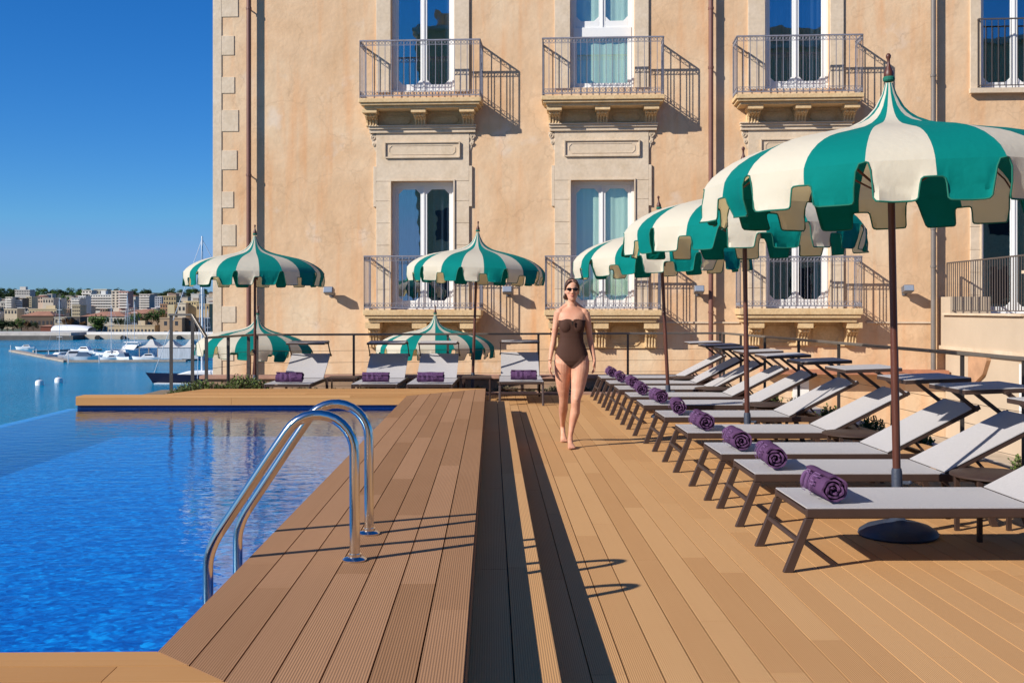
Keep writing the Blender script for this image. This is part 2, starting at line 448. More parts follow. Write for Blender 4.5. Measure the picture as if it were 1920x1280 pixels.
railing('side_railing', 'dark metal railing with wires behind the row of sun loungers on the right', [Vector((rx(19.2), 19.2, RH)), Vector((rx(-1), -1, RH))], rp)
# left corner: short piece coming forward plus a raised gate frame over the stair
A = px(387, 633.5, 16.2); A.z = RH + .0
t = thing('corner_railing', 'short dark metal railing stepping up beside the green plants at the left corner', 'railing', (A.x, A.y, 0))
o0 = Vector((A.x, A.y, 0)); m = MB()
m.bar(A - o0, Lc - o0, .05, .035)
B1 = px(361, 590, 16.4); B0 = px(316, 590, 16.4)
m.bar(A - o0, B1 - o0, .05, .035); m.bar(B1 - o0, B0 - o0, .05, .035)
m.build('top_rail', M_railtop, t, bevel=.005)
for q, ht in ((A, RH), (B1, B1.z), (px(321, 590, 16.4), B0.z), (px(428, 632, 16.9), RH), (px(466, 630, 17.6), RH)):
    m = MB(); m.box(-.025, .025, -.008, .008, -.15, ht - .015); m.build('post', M_rail, t, loc=(q.x - o0.x, q.y - o0.y, 0))
m = MB()
for k in range(4):
    z = .16 + k * .2
    m.tube([Vector((A.x, A.y, z)) - o0, Vector((Lc.x, Lc.y, z)) - o0], .0028, 5)
m.tube([B1 - o0 + Vector((0, 0, -.05)), A - o0 + Vector((0, 0, -.55))], .003, 5)
m.build('wire', M_cable, t)
# ------------------------------------------------------------------ umbrellas
M_green = mat('canvas_green', srgb(0,111,104)[:3], .85, spec=.1, vary=.05, vscale=2, bump=.35, bscale=22, transl=.04)
M_cream = mat('canvas_cream', srgb(219,214,196)[:3], .85, spec=.1, vary=.03, vscale=2, bump=.35, bscale=22, transl=.34, tcol=(.95,.70,.30))
M_trim = mat('canvas_piping', srgb(0,96,78)[:3], .8)
M_wood = mat('umbrella_wood', srgb(82,42,28)[:3], .45, vary=.3, vscale=3, stretch=(12, 12, 1), bump=.1, bscale=30)
M_base = mat('umbrella_base', (.035, .045, .07), .5, bump=.2, bscale=80)
UR = 1.2
VAL = [(0,0),(.02,.02),(.035,.22),(.045,.6),(.055,.9),(.068,.985),(.09,1),(.20,1.01),(.33,1),(.362,.985),(.376,.93),(.384,.6),(.392,.47),(.41,.425),(.46,.42),(.5,.42),(.545,.425),
       (.565,.47),(.574,.6),(.582,.93),(.596,.985),(.62,1),(.75,1.01),(.84,1),(.868,.985),(.885,.92),(.905,.6),(.93,.22),(.955,.03),(1,0)]
def prof(t):
    """canopy height over the eave (in radii) at relative radius t"""
    P = [(0.0,.575),(.02,.54),(.04,.478),(.078,.408),(.115,.368),(.156,.338),(.22,.308),(.30,.284),(.45,.253),(.61,.220),(.70,.196),(.765,.173),(.84,.139),(.91,.096),(.955,.060),(.985,.024),(1.0,0)]
    for (a, ha), (b, hb) in zip(P[:-1], P[1:]):
        if t <= b: return ha + (hb - ha) * (t - a) / (b - a)
    return 0
TS = [.02,.03,.04,.055,.078,.095,.115,.135,.156,.185,.22,.26,.30,.37,.45,.53,.61,.70,.765,.80,.84,.875,.91,.935,.955,.97,.985,1.0]
def canopy(EZ, seed):
    r_ = random.Random(seed)
    mb = MB(); tr = MB(); NS = 10
    drop = .225
    for k in range(NS):
        a0 = 2 * PI * k / NS; a1 = 2 * PI * (k + 1) / NS
        def pt(t, s):
            a = a0 + (a1 - a0) * s
            ch = math.cos(PI / NS) / math.cos(a - (a0 + a1) / 2)      # chord
            f = 1 + (ch - 1) * min(1, t ** 1.5) * 1.0
            rr = UR * t * f
            bow = -.012 * math.sin(PI * s) * math.sin(PI * min(1, t)) * UR
            return Vector((rr * math.sin(a), -rr * math.cos(a), EZ + UR * prof(t) + bow))
        ss = [0, .12, .25, .38, .5, .62, .75, .88, 1]
        for half in range(2):
            S = ss[:5] if half == 0 else ss[4:]
            mb.cur = 1 if half == 0 else 0
            vs = [pt(t, s) for t in TS for s in S]; n = len(S); fs = []
            for i in range(len(TS) - 1):
                for j in range(n - 1): fs.append((i*n+j, i*n+j+1, (i+1)*n+j+1, (i+1)*n+j))
            mb.add(vs, fs)
        # valance
        ph = r_.uniform(0, 6.28); flare = [r_.uniform(-.05, .05) for _ in range(2)]; skew = [r_.uniform(-.12, .12) for _ in range(2)]
        def vp(s, dd):
            p = pt(1.0, s)
            a = a0 + (a1 - a0) * s; am = (a0 + a1) / 2
            out = Vector((math.sin(am), -math.cos(am), 0)); along = Vector((math.cos(am), math.sin(am), 0))
            tab = 0 if s < .5 else 1
            wv = .020 * math.sin(s * 15 + ph) * dd + .012 * math.sin(s * 37 + ph * 2 + dd * 3) * dd * dd + .007 * math.sin(s * 71 + ph + dd * 7) * dd + flare[tab] * dd * dd * .9
            return p + out * (wv + .012 * math.sin(PI * min(1, dd * 1.2))) + along * skew[tab] * .2 * dd * dd + Vector((0, 0, -drop * dd))
        rows = [0, .2, .4, .6, .8, 1]
        for half in range(2):
            V = [q for q in VAL if (q[0] <= .5 if half == 0 else q[0] >= .46)]
            if half == 1: V = [(.5, .42)] + [q for q in VAL if q[0] > .5]
            mb.cur = 1 if half == 0 else 0
            vs = [vp(s, L_ * r) for r in rows for s, L_ in V]; n = len(V); fs = []
            for i in range(len(rows) - 1):
                for j in range(n - 1): fs.append((i*n+j, i*n+j+1, (i+1)*n+j+1, (i+1)*n+j))
            mb.add(vs, fs)
        tr.tube([vp(s, L_ + .01) for s, L_ in VAL], .0055, 5, cap=False)
    return mb, tr
def make_umbrella(seed, EZ=2.298, TOPZ=None, base=True, polez=0.0):
    root = thing('beach_umbrella', 'x', 'umbrella')
    cm, tm = canopy(EZ, seed)
    c = cm.build('canopy', [M_green, M_cream], root, smooth=28)
    tm.build('piping', M_trim, c, smooth=True)
    m = MB(); m.tube([(0, 0, polez + .35), (0, 0, 1.22)], .0255, 14); m.tube([(0, 0, 1.221), (0, 0, EZ + .62)], .023, 14)
    m.build('pole', M_wood, root, smooth=40)
    f = EZ + .575 * UR - .012
    m = MB(); m.lathe([(.026, f), (.031, f + .012), (.031, f + .035), (.024, f + .055), (.013, f + .08), (.009, f + .105), (.010, f + .125), (.016, f + .138), (.0165, f + .15), (.009, f + .162), (.002, f + .165)], 16)
    fo = m.build('finial', M_wood, root, smooth=50)
    m = MB(); m.lathe([(.030, f - .02), (.037, f - .012), (.038, f + .004), (.032, f + .012)], 16); m.build('collar', M_trim, fo)
    hub = MB(); hub.lathe([(.05, EZ - .12), (.055, EZ - .10), (.055, EZ - .06), (.03, EZ - .05)], 12); hub.build('hub', M_wood, root)
    for k in range(10):
        a = 2 * PI * k / 10; dx, dy = math.sin(a), -math.cos(a)
        pts = [(dx * UR * t, dy * UR * t, EZ + UR * prof(t) - .03 - .012 * (1 - t)) for t in (.3, .4, .5, .62, .8, .93, .985)]
        rb = MB(); rb.tube(pts, .006, 5); rbo = rb.build('rib', M_wood, root)
        st = MB(); st.tube([(dx * .04, dy * .04, EZ - .08), (dx * UR * .5, dy * UR * .5, EZ + UR * prof(.5) - .05)], .006, 5); st.build('strut', M_wood, rbo)
    m = MB(); m.lathe([(.034, polez + .05), (.034, polez + .42), (.03, polez + .44), (.0265, polez + .441)], 16)
    sl = m.build('sleeve', M_base, root, smooth=40)
    m = MB(); m.box(.03, .075, -.006, .006, polez + .34, polez + .36); m.ball((.08, 0, polez + .35), .014, 8); m.build('clamp_knob', M_base, sl)
    m = MB(); m.lathe([(.24, polez), (.252, polez + .015), (.245, polez + .035), (.20, polez + .065), (.12, polez + .09), (.06, polez + .10), (.04, polez + .12)], 40)
    m.build('base', M_base, root, smooth=50)
    return root
def place_umb(o, x, y, phi, lean_x, label, group, lean_y=0.0, z=0.0):
    o.location = (x, y, z)
    Mr = Matrix.Rotation(math.atan(lean_x), 4, 'Y') @ Matrix.Rotation(math.atan(-lean_y), 4, 'X') @ Matrix.Rotation(R(phi), 4, 'Z')
    o.rotation_euler = Mr.to_euler(); o['label'] = label; o['group'] = group
GR = 'umbrellas along the right row of loungers'
u1 = make_umbrella(1); place_umb(u1, 2.515, 6.95, -26, -.02, 'nearest large green and cream striped umbrella over the front loungers', GR)
u2 = make_umbrella(2, 2.25); place_umb(u2, 2.355, 10.65, -21, -.015, 'second green and cream umbrella from the camera in the right row', GR)
u3 = make_umbrella(3, 2.17); place_umb(u3, 2.14, 14.5, -21, -.05, 'third and farthest striped umbrella of the right row, leaning left', GR)
GB = 'umbrellas along the back of the pool'
u4 = make_umbrella(4, 2.215); place_umb(u4, (478 - 960) / F * 17.2, 17.2, -1, .0, 'upper left striped umbrella in front of the brown drainpipe', GB)
u5 = make_umbrella(5, 2.215); place_umb(u5, (885 - 960) / F * 17.6, 17.6, -10, .035, 'striped umbrella standing between the back loungers at the middle balcony door', GB)
GL = 'umbrellas on the lower terrace'
TER = -1.45
u6 = make_umbrella(6, 2.27); place_umb(u6, (464 - 960) / F * 20.9, 20.9, 12, 0, 'lower striped umbrella seen behind the railing beside the building corner', GL, z=TER)
u7 = make_umbrella(7, 2.27); place_umb(u7, (816 - 960) / F * 20.9, 20.9, -14, 0, 'lower striped umbrella seen behind the middle loungers under the balcony', GL, z=TER)
u6.rotation_euler.y += R(4)

# ------------------------------------------------------------------ sun loungers
M_frame = mat('lounger_frame', srgb(64,47,40)[:3], .5, .1, vary=.12, vscale=6)
def sling():
    m = mat('sling_fabric', srgb(178,174,173)[:3], .75, spec=.2, vary=.10, vscale=45, bump=.25, bscale=500, stretch=(1, 6, 1))
    return m
M_sling = sling()
LW = .33   # half width
BR0, BR1 = (1.40, .352), (2.10, .71)
def make_lounger():
    root = thing('sun_lounger', 'x', 'sun lounger')
    m = MB()
    for s in (-1, 1):
        m.box(.10, 1.78, s * LW - .016, s * LW + .016, .305, .357)
        m.box(.0, 0, 0, 0, 0, 0) if False else None
    m.box(.10, .14, -LW + .017, LW - .017, .315, .345); m.box(1.74, 1.78, -LW + .017, LW - .017, .31, .345)
    m.box(.9, .93, -LW + .017, LW - .017, .29, .315)
    m.build('frame', M_frame, root, bevel=.006)
    for s in (-1, 1):
        m = MB(); y = s * (LW - .0)
        m.add([(-.03, y-.017, 0), (.025, y-.017, 0), (.145, y-.017, .3035), (.095, y-.017, .3035), (-.03, y+.017, 0), (.025, y+.017, 0), (.145, y+.017, .3035), (.095, y+.017, .3035)],
              [(0,1,2,3),(7,6,5,4),(0,4,5,1),(1,5,6,2),(2,6,7,3),(3,7,4,0)])
        m.build('leg', M_frame, root, bevel=.004)
        m = MB()
        m.add([(1.60, y-.017, .3035), (1.65, y-.017, .3035), (1.76, y-.017, 0), (1.71, y-.017, 0), (1.60, y+.017, .3035), (1.65, y+.017, .3035), (1.76, y+.017, 0), (1.71, y+.017, 0)],
              [(3,2,1,0),(4,5,6,7),(0,1,5,4),(1,2,6,5),(2,3,7,6),(3,0,4,7)])
        m.build('leg', M_frame, root, bevel=.004)
    m = MB(); m.tube([(.062, -LW + .018, .175), (.062, LW - .018, .175)], [(.02, .014)] * 2, 12); m.build('stretcher', M_frame, root, smooth=40)
    m = MB(); m.tube([(1.675, -LW + .018, .12), (1.675, LW - .018, .12)], [(.018, .013)] * 2, 12); m.build('stretcher', M_frame, root, smooth=40)
    # seat sling
    def sheet(p0, p1, wid, n=14, k=8, sag=.012, th=.006):
        mb = MB(); p0 = Vector((p0[0], 0, p0[1])); p1 = Vector((p1[0], 0, p1[1])); up = Vector((-(p1 - p0).z, 0, (p1 - p0).x)).normalized()
        vs = []
        for side in (0, 1):
            for i in range(n + 1):
                for j in range(k + 1):
                    a = i / n; b_ = j / k
                    p = p0.lerp(p1, a) + Vector((0, (b_ - .5) * 2 * wid, 0)) - up * (sag * math.sin(PI * b_) * math.sin(PI * min(1, a * 1.0)) ** .5 if 0 < a < 1 else 0) - up * th * side
                    vs.append(p)
        fs = []; N_ = (n + 1) * (k + 1)
        for i in range(n):
            for j in range(k):
                q = i * (k + 1) + j
                fs.append((q, q + k + 1, q + k + 2, q + 1)); fs.append((q + N_, q + 1 + N_, q + k + 2 + N_, q + k + 1 + N_))
        for i in range(n):
            for j in (0, k):
                q = i * (k + 1) + j; fs.append((q, q + k + 1, q + k + 1 + N_, q + N_))
        for j in range(k):
            for i in (0, n):
                q = i * (k + 1) + j; fs.append((q, q + 1, q + 1 + N_, q + N_))
        mb.add(vs, fs); return mb
    sheet((.105, .363), (BR0[0] - .005, .363), LW + .008).build('seat', M_sling, root, smooth=40)
    m = MB()
    a0, a1 = Vector((BR0[0], 0, BR0[1] - .008)), Vector((BR1[0], 0, BR1[1] - .008))
    for s in (-1, 1):
        m.bar(a0 + Vector((0, s * (LW - .03), 0)), a1 + Vector((0, s * (LW - .03), 0)) + (a1 - a0).normalized() * .03, .026, .036)
    m.bar(a1 + Vector((-.02, -LW + .044, -.009)), a1 + Vector((-.02, LW - .044, -.009)), .03, .02)
    bf = m.build('backrest_frame', M_frame, root, bevel=.005)
    for s in (-1, 1):
        m = MB(); m.bar((1.62, s * (LW - .06), .455), (1.74, s * (LW - .06), .325), .018, .018); m.build('support', M_frame, bf)
    sheet((BR0[0], BR0[1] + .018), (BR1[0], BR1[1] + .018), LW - .012, sag=.010).build('backrest', M_sling, root, smooth=40)
    # sun visor on struts
    v = MB(); Mv = Matrix.Translation((1.80, 0, .918)) @ Matrix.Rotation(R(-2.0), 4, 'Y')
    v.box(-.26, .26, -LW + .02, -LW + .042, -.018, .012, Mv); v.box(-.26, .26, LW - .042, LW - .02, -.018, .012, Mv)
    v.box(-.26, -.238, -LW + .0425, LW - .0425, -.018, .012, Mv); v.box(.238, .26, -LW + .0425, LW - .0425, -.018, .012, Mv)
    vo = v.build('visor_frame', M_frame, root, bevel=.004)
    v = MB(); v.box(-.257, .257, -LW + .024, LW - .024, .0125, .0165, Mv); v.build('visor_fabric', M_sling, vo)
    for s in (-1, 1):
        m = MB()
        m.bar((2.085, s * (LW - .005), .70), (1.82, s * (LW - .005), .908), .014, .03)
        m.tube([(2.085, s * (LW - .04), .70), (2.085, s * (LW + .012), .70)], .018, 10)
        m.tube([(1.82, s * (LW - .04), .905), (1.82, s * (LW + .010), .905)], .013, 10)
        m.build('visor_strut', M_frame, root)
    return root
def make_table():
    t = thing('side_table', 'x', 'table')
    m = MB(); m.lathe([(.005, .388), (.268, .388), (.275, .392), (.275, .402), (.268, .406), (.005, .406)], 40); m.build('table_top', M_frame, t, smooth=30)
    m = MB(); m.tube([(.0 + .21 * math.cos(a), .21 * math.sin(a), .375) for a in [i * PI / 12 for i in range(25)]], .01, 6, cap=False); m.build('ring', M_frame, t)
    for k in range(4):
        a = PI / 4 + k * PI / 2
        m = MB(); m.box(-.014, .014, -.014, .014, 0, .387); m.build('leg', M_frame, t, loc=(.245 * math.cos(a), .245 * math.sin(a), 0))
    return t
# towel: rolled sheet seen from the end
M_towel = mat('towel_purple', srgb(92,64,96)[:3], .95, spec=.03, vary=.12, vscale=8, bump=.5, bscale=260)
M_letter = mat('towel_letter', srgb(122,92,130)[:3], .95, spec=.05, bump=.6, bscale=220)
TR, TL = .088, .37
def make_towel(seed, turn=0.0):
    r_ = random.Random(seed)
    root = thing('rolled_towel', 'x', 'towel')
    turns = 3.2; n = 110; th = .0115; z0 = TR
    ph = r_.uniform(0, 6)
    def rad(a, off):
        base = .014 + (TR - .014) * (a / (turns * 2 * PI))
        fl = 1 - .10 * max(0, -math.sin(a + A0)) ** 2
        return max(.004, (base + off)) * fl * (1 + .02 * math.sin(a * 1.7 + ph) + .012 * math.sin(a * 5.3 + ph))
    A0 = r_.uniform(0, 6.28) + R(200)
    ys = [-.5, -.46, -.3, 0, .3, .46, .5]
    def P(i, off, yy):
        a = turns * 2 * PI * i / n
        wob = 1 + (.03 * math.sin(yy * 9 + ph + a))
        edge = (.012 * math.sin(a * 1.3 + ph) + .010 * math.sin(a * 3.1)) if abs(yy) == .5 else 0
        rr = rad(a, off) * wob
        if abs(yy) == .5: rr *= 1 + .02 * math.sin(a * 7 + ph)
        return Vector((rr * math.cos(a + A0), yy * TL + math.copysign(edge, yy), z0 * .93 + rr * math.sin(a + A0)))
    mb = MB(); vs = []; ny = len(ys)
    for side in (0, 1):
        for i in range(n + 1):
            for y in ys: vs.append(P(i, 0 if side == 0 else -th, y))
    fs = []; K = (n + 1) * ny
    for i in range(n):
        for j in range(ny - 1):
            q = i * ny + j
            fs.append((q, q + 1, q + ny + 1, q + ny)); fs.append((q + K, q + K + ny, q + K + ny + 1, q + K + 1))
        q = i * ny; fs.append((q, q + ny, q + ny + K, q + K)); q = i * ny + ny - 1; fs.append((q, q + K, q + ny + K, q + ny))
    for j in range(ny - 1):
        q = j; fs.append((q, q + K, q + 1 + K, q + 1)); q = n * ny + j; fs.append((q, q + 1, q + 1 + K, q + K))
    mb.add(vs, fs); mb.build('cloth', M_towel, root, smooth=60)
    # woven monogram letters D F wrapped on the outside of the roll
    def stroke(pts, wd):
        m = MB()
        for (a, b_), (c, e) in zip(pts[:-1], pts[1:]):
            dx, dz = c - a, e - b_; L_ = math.hypot(dx, dz) or 1; nx, nz = -dz / L_ * wd / 2, dx / L_ * wd / 2
            seg = max(1, int(L_ / .015)); vs = []; fs = []
            for k in range(seg + 1):
                X = a + dx * k / seg; Z = b_ + dz * k / seg
                for s in (-1, 1):
                    xx = X + s * nx; zz = (Z + s * nz); ang = turn - zz / TR
                    rr = TR * 1.045
                    vs.append((-math.sin(ang) * rr if False else rr * math.cos(ang), xx, z0 * .93 + rr * math.sin(ang)))
            for k in range(seg): q = 2 * k; fs.append((q, q + 1, q + 3, q + 2))
            m.add(vs, fs)
        return m
    H = .13
    D = [(x - .145, z) for x, z in [(.02, -H/2), (.02, H/2), (.075, H/2), (.105, H*.3), (.112, 0), (.105, -H*.3), (.075, -H/2), (.02, -H/2)]]
    D2 = [(x - .145, z) for x, z in [(.036, -H/2+.016), (.036, H/2-.016), (.07, H/2-.016), (.09, H*.25), (.095, 0), (.09, -H*.25), (.07, -H/2+.016), (.036, -H/2+.016)]]
    Fl = [(.015, -H/2), (.015, H/2), (.105, H/2), (.105, H/2-.02), (.037, H/2-.02), (.037, .014), (.088, .014), (.088, -.006), (.037, -.006), (.037, -H/2), (.015, -H/2)]; F2 = [(.105, H/2), (.105, H/2 - .02)]; F3 = [(.088, .014), (.088, -.006)]
    root['_'] = 0; del root['_']
    mm = MB()
    sgn = -1
    for pts in (D, D2, Fl, F2, F3):
        s = stroke([(sgn * x, z) for x, z in pts], .0065); o = len(mm.v); mm.v += s.v; mm.f += [[i + o for i in f] for f in s.f]; mm.mi += s.mi; mm.tone += s.tone
    mm.build('lettering', M_letter, root)
    return root
near_feet = [6.0, 7.25, 8.24, 9.64, 11.04, 12.4, 13.58, 14.8, 15.95, 17.2]
ORD = ['nearest', 'second', 'third', 'fourth', 'fifth', 'sixth', 'seventh', 'eighth', 'ninth', 'tenth and farthest']
L0 = make_lounger(); tows = [make_towel(11, R(165)), make_towel(12, R(160)), make_towel(13, R(170))]
for i, z in enumerate(near_feet):
    xw = 1.66 - .019 * z + (.02 if i in (1, 4) else 0)
    if i: o = copy_tree(L0)
    else: o = L0
    o.location = (xw, z + LW - .01, 0); o.rotation_euler = (0, 0, DA * .3 + R(rnd.uniform(-.4, .4)))
    o['label'] = f'grey sling sun lounger with visor, {ORD[i]} from the camera in the right row' if i else 'nearest grey sling sun lounger in the right row, cut off by the picture edge'
    o['group'] = 'sun loungers in the right row'
    t = tows[i] if i < 3 else copy_tree(tows[i % 3])
    t.location = (xw + .29 + rnd.uniform(-.02, .03), z + LW - .04 + rnd.uniform(-.03, .03), .363 - .004)
    t.rotation_euler = (0, 0, R([3, -3, 0, 3, -5, 4, -2, 1, -3, 2][i]))
    t['label'] = f'rolled purple towel on the foot of the {ORD[i]} lounger of the right row'
    t['group'] = 'rolled towels on the right row'
T0 = make_table()
for i, (x, y, lb) in enumerate([(3.14, 6.94, 'between the first and second loungers'), (2.97, 9.24, 'between the third and fourth loungers'), (2.88, 12.03, 'between the fifth and sixth loungers'),
                                (2.75, 14.45, 'between the seventh and eighth loungers'), (2.70, 16.75, 'between the two farthest loungers')]):
    o = T0 if i == 0 else copy_tree(T0)
    o.location = (x, y, 0); o['label'] = f'round brown metal side table {lb} of the right row'; o['group'] = 'round side tables'
# back loungers facing the camera: lounger local +x points away from the camera
BL = [(523, 17.05, 15.9, 68, 'back lounger farthest left, beside the green plants'),
      (703, 17.05, 15.9, 84, 'back lounger second from the left, its backrest in shade'),
      (802, 17.05, 15.9, 84, 'back lounger third from the left, beside the umbrella pole'),
      (980, 17.05, 15.95, 90, 'back lounger standing just left of the walking woman')]
for i, (u, yb, yf, ang, lb) in enumerate(BL):
    o = copy_tree(L0)
    ang = [90.5, 90, 89.5, 90.5][i]; o.location = ([-3.33, -2.04, -1.22, .146][i], 15.7 if i < 3 else 16.25, 0)
    o.rotation_euler = (0, 0, R(ang)); o['label'] = 'grey sling ' + lb; o['group'] = 'sun loungers along the back'
    t = copy_tree(tows[i % 3]); c = Matrix.Rotation(R(ang), 4, 'Z') @ Vector((.28, -.0 if i != 3 else .0, 0))
    t.location = (o.location.x + c.x + (0 if i != 3 else .04), o.location.y + c.y, .360)
    t.rotation_euler = (0, 0, R(ang)); t['group'] = 'rolled towels on the back loungers'
    t['label'] = 'rolled purple towel with pale letters on the ' + ['sideways lounger beside the plants', 'back lounger second from the left', 'back lounger third from the left', 'back lounger beside the woman'][i]
# the towel lettering must face the foot end of the back loungers too: it sits on the -x side of every roll
# rectangular low tables between the back loungers
def make_low(w_, d_, h_):
    t = thing('low_table', 'x', 'table')
    m = MB(); m.box(-w_/2, w_/2, -d_/2, d_/2, h_ - .03, h_); m.build('table_top', M_frame, t, bevel=.004)
    for sx in (-1, 1):
        for sy in (-1, 1):
            m = MB(); m.box(-.012, .012, -.012, .012, 0, h_ - .031); m.build('leg', M_frame, t, loc=(sx * (w_/2 - .02), sy * (d_/2 - .02), 0))
    return t
lt = make_low(.46, .45, .40)
for i, (u, y, lb) in enumerate([(643, 16.9, 'square brown low table between the two left back loungers'), (894, 17.0, 'square brown low table beside the umbrella pole at the back')]):
    o = lt if i == 0 else copy_tree(lt); o.location = ((u - 960) / F * y, y, 0); o['label'] = lb; o['group'] = 'low tables at the back'

u4.scale = (.925,) * 3; u5.scale = (.955,) * 3; u6.scale = (.96,) * 3; u7.scale = (.96,) * 3
# ------------------------------------------------------------------ low planter wall behind the back railing
M_gravel = mat('gravel', (.22, .16, .10), .95, vary=.4, vscale=30, bump=.8, bscale=60)
mb = MB(); mb.box(-4.6, 4.1, 18.60, 19.3, -.3, -.06); struct(mb, 'planting_strip', M_gravel, rot=(0, 0, DA))
mb = MB(); mb.box(-5.2, 4.3, 19.3, 19.55, -1.4, .21); lw = thing('low_wall', 'low terracotta capped wall behind the back railing', 'wall', (0, 0, 0), DA)
mb.build('wall_body', mat('low_wall_render', (.34, .22, .14), .9, vary=.2, vscale=4), lw)
mb = MB(); mb.box(-5.25, 4.35, 19.25, 19.60, .213, .27); mb.build('coping', mat('terracotta', (.42, .23, .16), .85, vary=.2, vscale=5), lw)
# lower terrace
mb = MB(); mb.box(-7.4, 16, 18.25, 36, -12.6, TER); struct(mb, 'lower_terrace', mat('terrace_floor', (.42, .34, .25), .9, vary=.15, vscale=2))
mb = MB(); mb.box(5.62, 16, -4, 18.249, -12.6, -2.6); struct(mb, 'side_court', mat('court_floor', (.5, .4, .28), .9, vary=.15, vscale=2))

# ------------------------------------------------------------------ the palazzo
TH = math.atan(.06); CT, ST = math.cos(TH), math.sin(TH); FY = 25.0
def S(u, d=0.0):
    k = (u - 960) / F; return (k * (FY + d * CT) - d * ST) / (CT + k * ST)
def H(u, v, d=0.0):
    s = S(u, d); return CAMH + (578 - v) / F * (FY - s * ST + d * CT)
def facade_w(s, d, h): return Vector((s * CT + d * ST, FY - s * ST + d * CT, h))
M_plaster = bpy.data.materials.new('plaster'); M_plaster.use_nodes = True
def plaster():
    m = M_plaster; nt = m.node_tree; N = nt.nodes; L = nt.links; b = N['Principled BSDF']; b.inputs['Roughness'].default_value = .92; b.inputs['Specular IOR Level'].default_value = .15
    tc = N.new('ShaderNodeTexCoord'); mp = N.new('ShaderNodeMapping'); mp.inputs['Scale'].default_value = (1, 1, .75); L.new(tc.outputs['Object'], mp.inputs['Vector'])
    n = N.new('ShaderNodeTexNoise'); n.inputs['Scale'].default_value = .55; n.inputs['Detail'].default_value = 9; n.inputs['Roughness'].default_value = .6; n.inputs['Distortion'].default_value = .4
    L.new(mp.outputs['Vector'], n.inputs['Vector'])
    r = N.new('ShaderNodeValToRGB'); e = r.color_ramp.elements
    e[0].position = .3; e[0].color = (*srgb(200,162,123)[:3], 1); e[1].position = .72; e[1].color = (*srgb(216,191,159)[:3], 1)
    q = e.new(.5); q.color = (*srgb(210,176,140)[:3], 1)
    L.new(n.outputs['Fac'], r.inputs['Fac'])
    n2 = N.new('ShaderNodeTexNoise'); n2.inputs['Scale'].default_value = 2.6; n2.inputs['Detail'].default_value = 10; n2.inputs['Roughness'].default_value = .7
    L.new(mp.outputs['Vector'], n2.inputs['Vector'])
    mr = N.new('ShaderNodeMapRange'); mr.inputs['From Min'].default_value = .3; mr.inputs['From Max'].default_value = .7; mr.inputs['To Min'].default_value = .90; mr.inputs['To Max'].default_value = 1.08
    L.new(n2.outputs['Fac'], mr.inputs['Value'])
    sc = N.new('ShaderNodeVectorMath'); sc.operation = 'SCALE'; L.new(r.outputs['Color'], sc.inputs[0]); L.new(mr.outputs['Result'], sc.inputs['Scale'])
    # pale repair patches
    v = N.new('ShaderNodeTexNoise'); v.inputs['Scale'].default_value = 1.1; v.inputs['Detail'].default_value = 5
    mp2 = N.new('ShaderNodeMapping'); mp2.inputs['Location'].default_value = (7, 3, 5); L.new(tc.outputs['Object'], mp2.inputs['Vector']); L.new(mp2.outputs['Vector'], v.inputs['Vector'])
    r2 = N.new('ShaderNodeMapRange'); r2.inputs['From Min'].default_value = .64; r2.inputs['From Max'].default_value = .74; r2.inputs['To Max'].default_value = .55; L.new(v.outputs['Fac'], r2.inputs['Value'])
    mx = N.new('ShaderNodeMix'); mx.data_type = 'RGBA'; mx.inputs['B'].default_value = (*srgb(214,198,180)[:3], 1)
    L.new(r2.outputs['Result'], mx.inputs['Factor']); L.new(sc.outputs['Vector'], mx.inputs['A']); L.new(mx.outputs['Result'], b.inputs['Base Color'])
    mp4 = N.new('ShaderNodeMapping'); mp4.inputs['Scale'].default_value = (3.2, 3.2, .28); L.new(tc.outputs['Object'], mp4.inputs['Vector'])
    n4 = N.new('ShaderNodeTexNoise'); n4.inputs['Scale'].default_value = 1.0; n4.inputs['Detail'].default_value = 7; L.new(mp4.outputs['Vector'], n4.inputs['Vector'])
    r4 = N.new('ShaderNodeMapRange'); r4.inputs['From Min'].default_value = .52; r4.inputs['From Max'].default_value = .72; r4.inputs['To Max'].default_value = .44; L.new(n4.outputs['Fac'], r4.inputs['Value'])
    mx4 = N.new('ShaderNodeMix'); mx4.data_type = 'RGBA'; mx4.inputs['B'].default_value = (*srgb(208,142,86)[:3], 1)
    L.new(r4.outputs['Result'], mx4.inputs['Factor']); L.new(mx.outputs['Result'], mx4.inputs['A']); L.new(mx4.outputs['Result'], b.inputs['Base Color'])
    vc = N.new('ShaderNodeTexVoronoi'); vc.feature = 'DISTANCE_TO_EDGE'; vc.inputs['Scale'].default_value = .42
    nw = N.new('ShaderNodeTexNoise'); nw.inputs['Scale'].default_value = 1.7; nw.inputs['Detail'].default_value = 8; L.new(tc.outputs['Object'], nw.inputs['Vector'])
    va = N.new('ShaderNodeVectorMath'); va.operation = 'MULTIPLY_ADD'; va.inputs[1].default_value = (1.1, 1.1, 1.1); L.new(nw.outputs['Color'], va.inputs[0]); L.new(tc.outputs['Object'], va.inputs[2]); L.new(va.outputs['Vector'], vc.inputs['Vector'])
    rc = N.new('ShaderNodeMapRange'); rc.inputs['From Min'].default_value = 0; rc.inputs['From Max'].default_value = .012; rc.inputs['To Min'].default_value = .30; rc.inputs['To Max'].default_value = 0; L.new(vc.outputs['Distance'], rc.inputs['Value'])
    mk = N.new('ShaderNodeMath'); mk.operation = 'MULTIPLY'; L.new(rc.outputs['Result'], mk.inputs[0]); L.new(r2.outputs['Result'], mk.inputs[1])
    mk2 = N.new('ShaderNodeMath'); mk2.operation = 'MULTIPLY_ADD'; mk2.inputs[1].default_value = .45; L.new(rc.outputs['Result'], mk2.inputs[0]); L.new(mk.outputs[0], mk2.inputs[2])
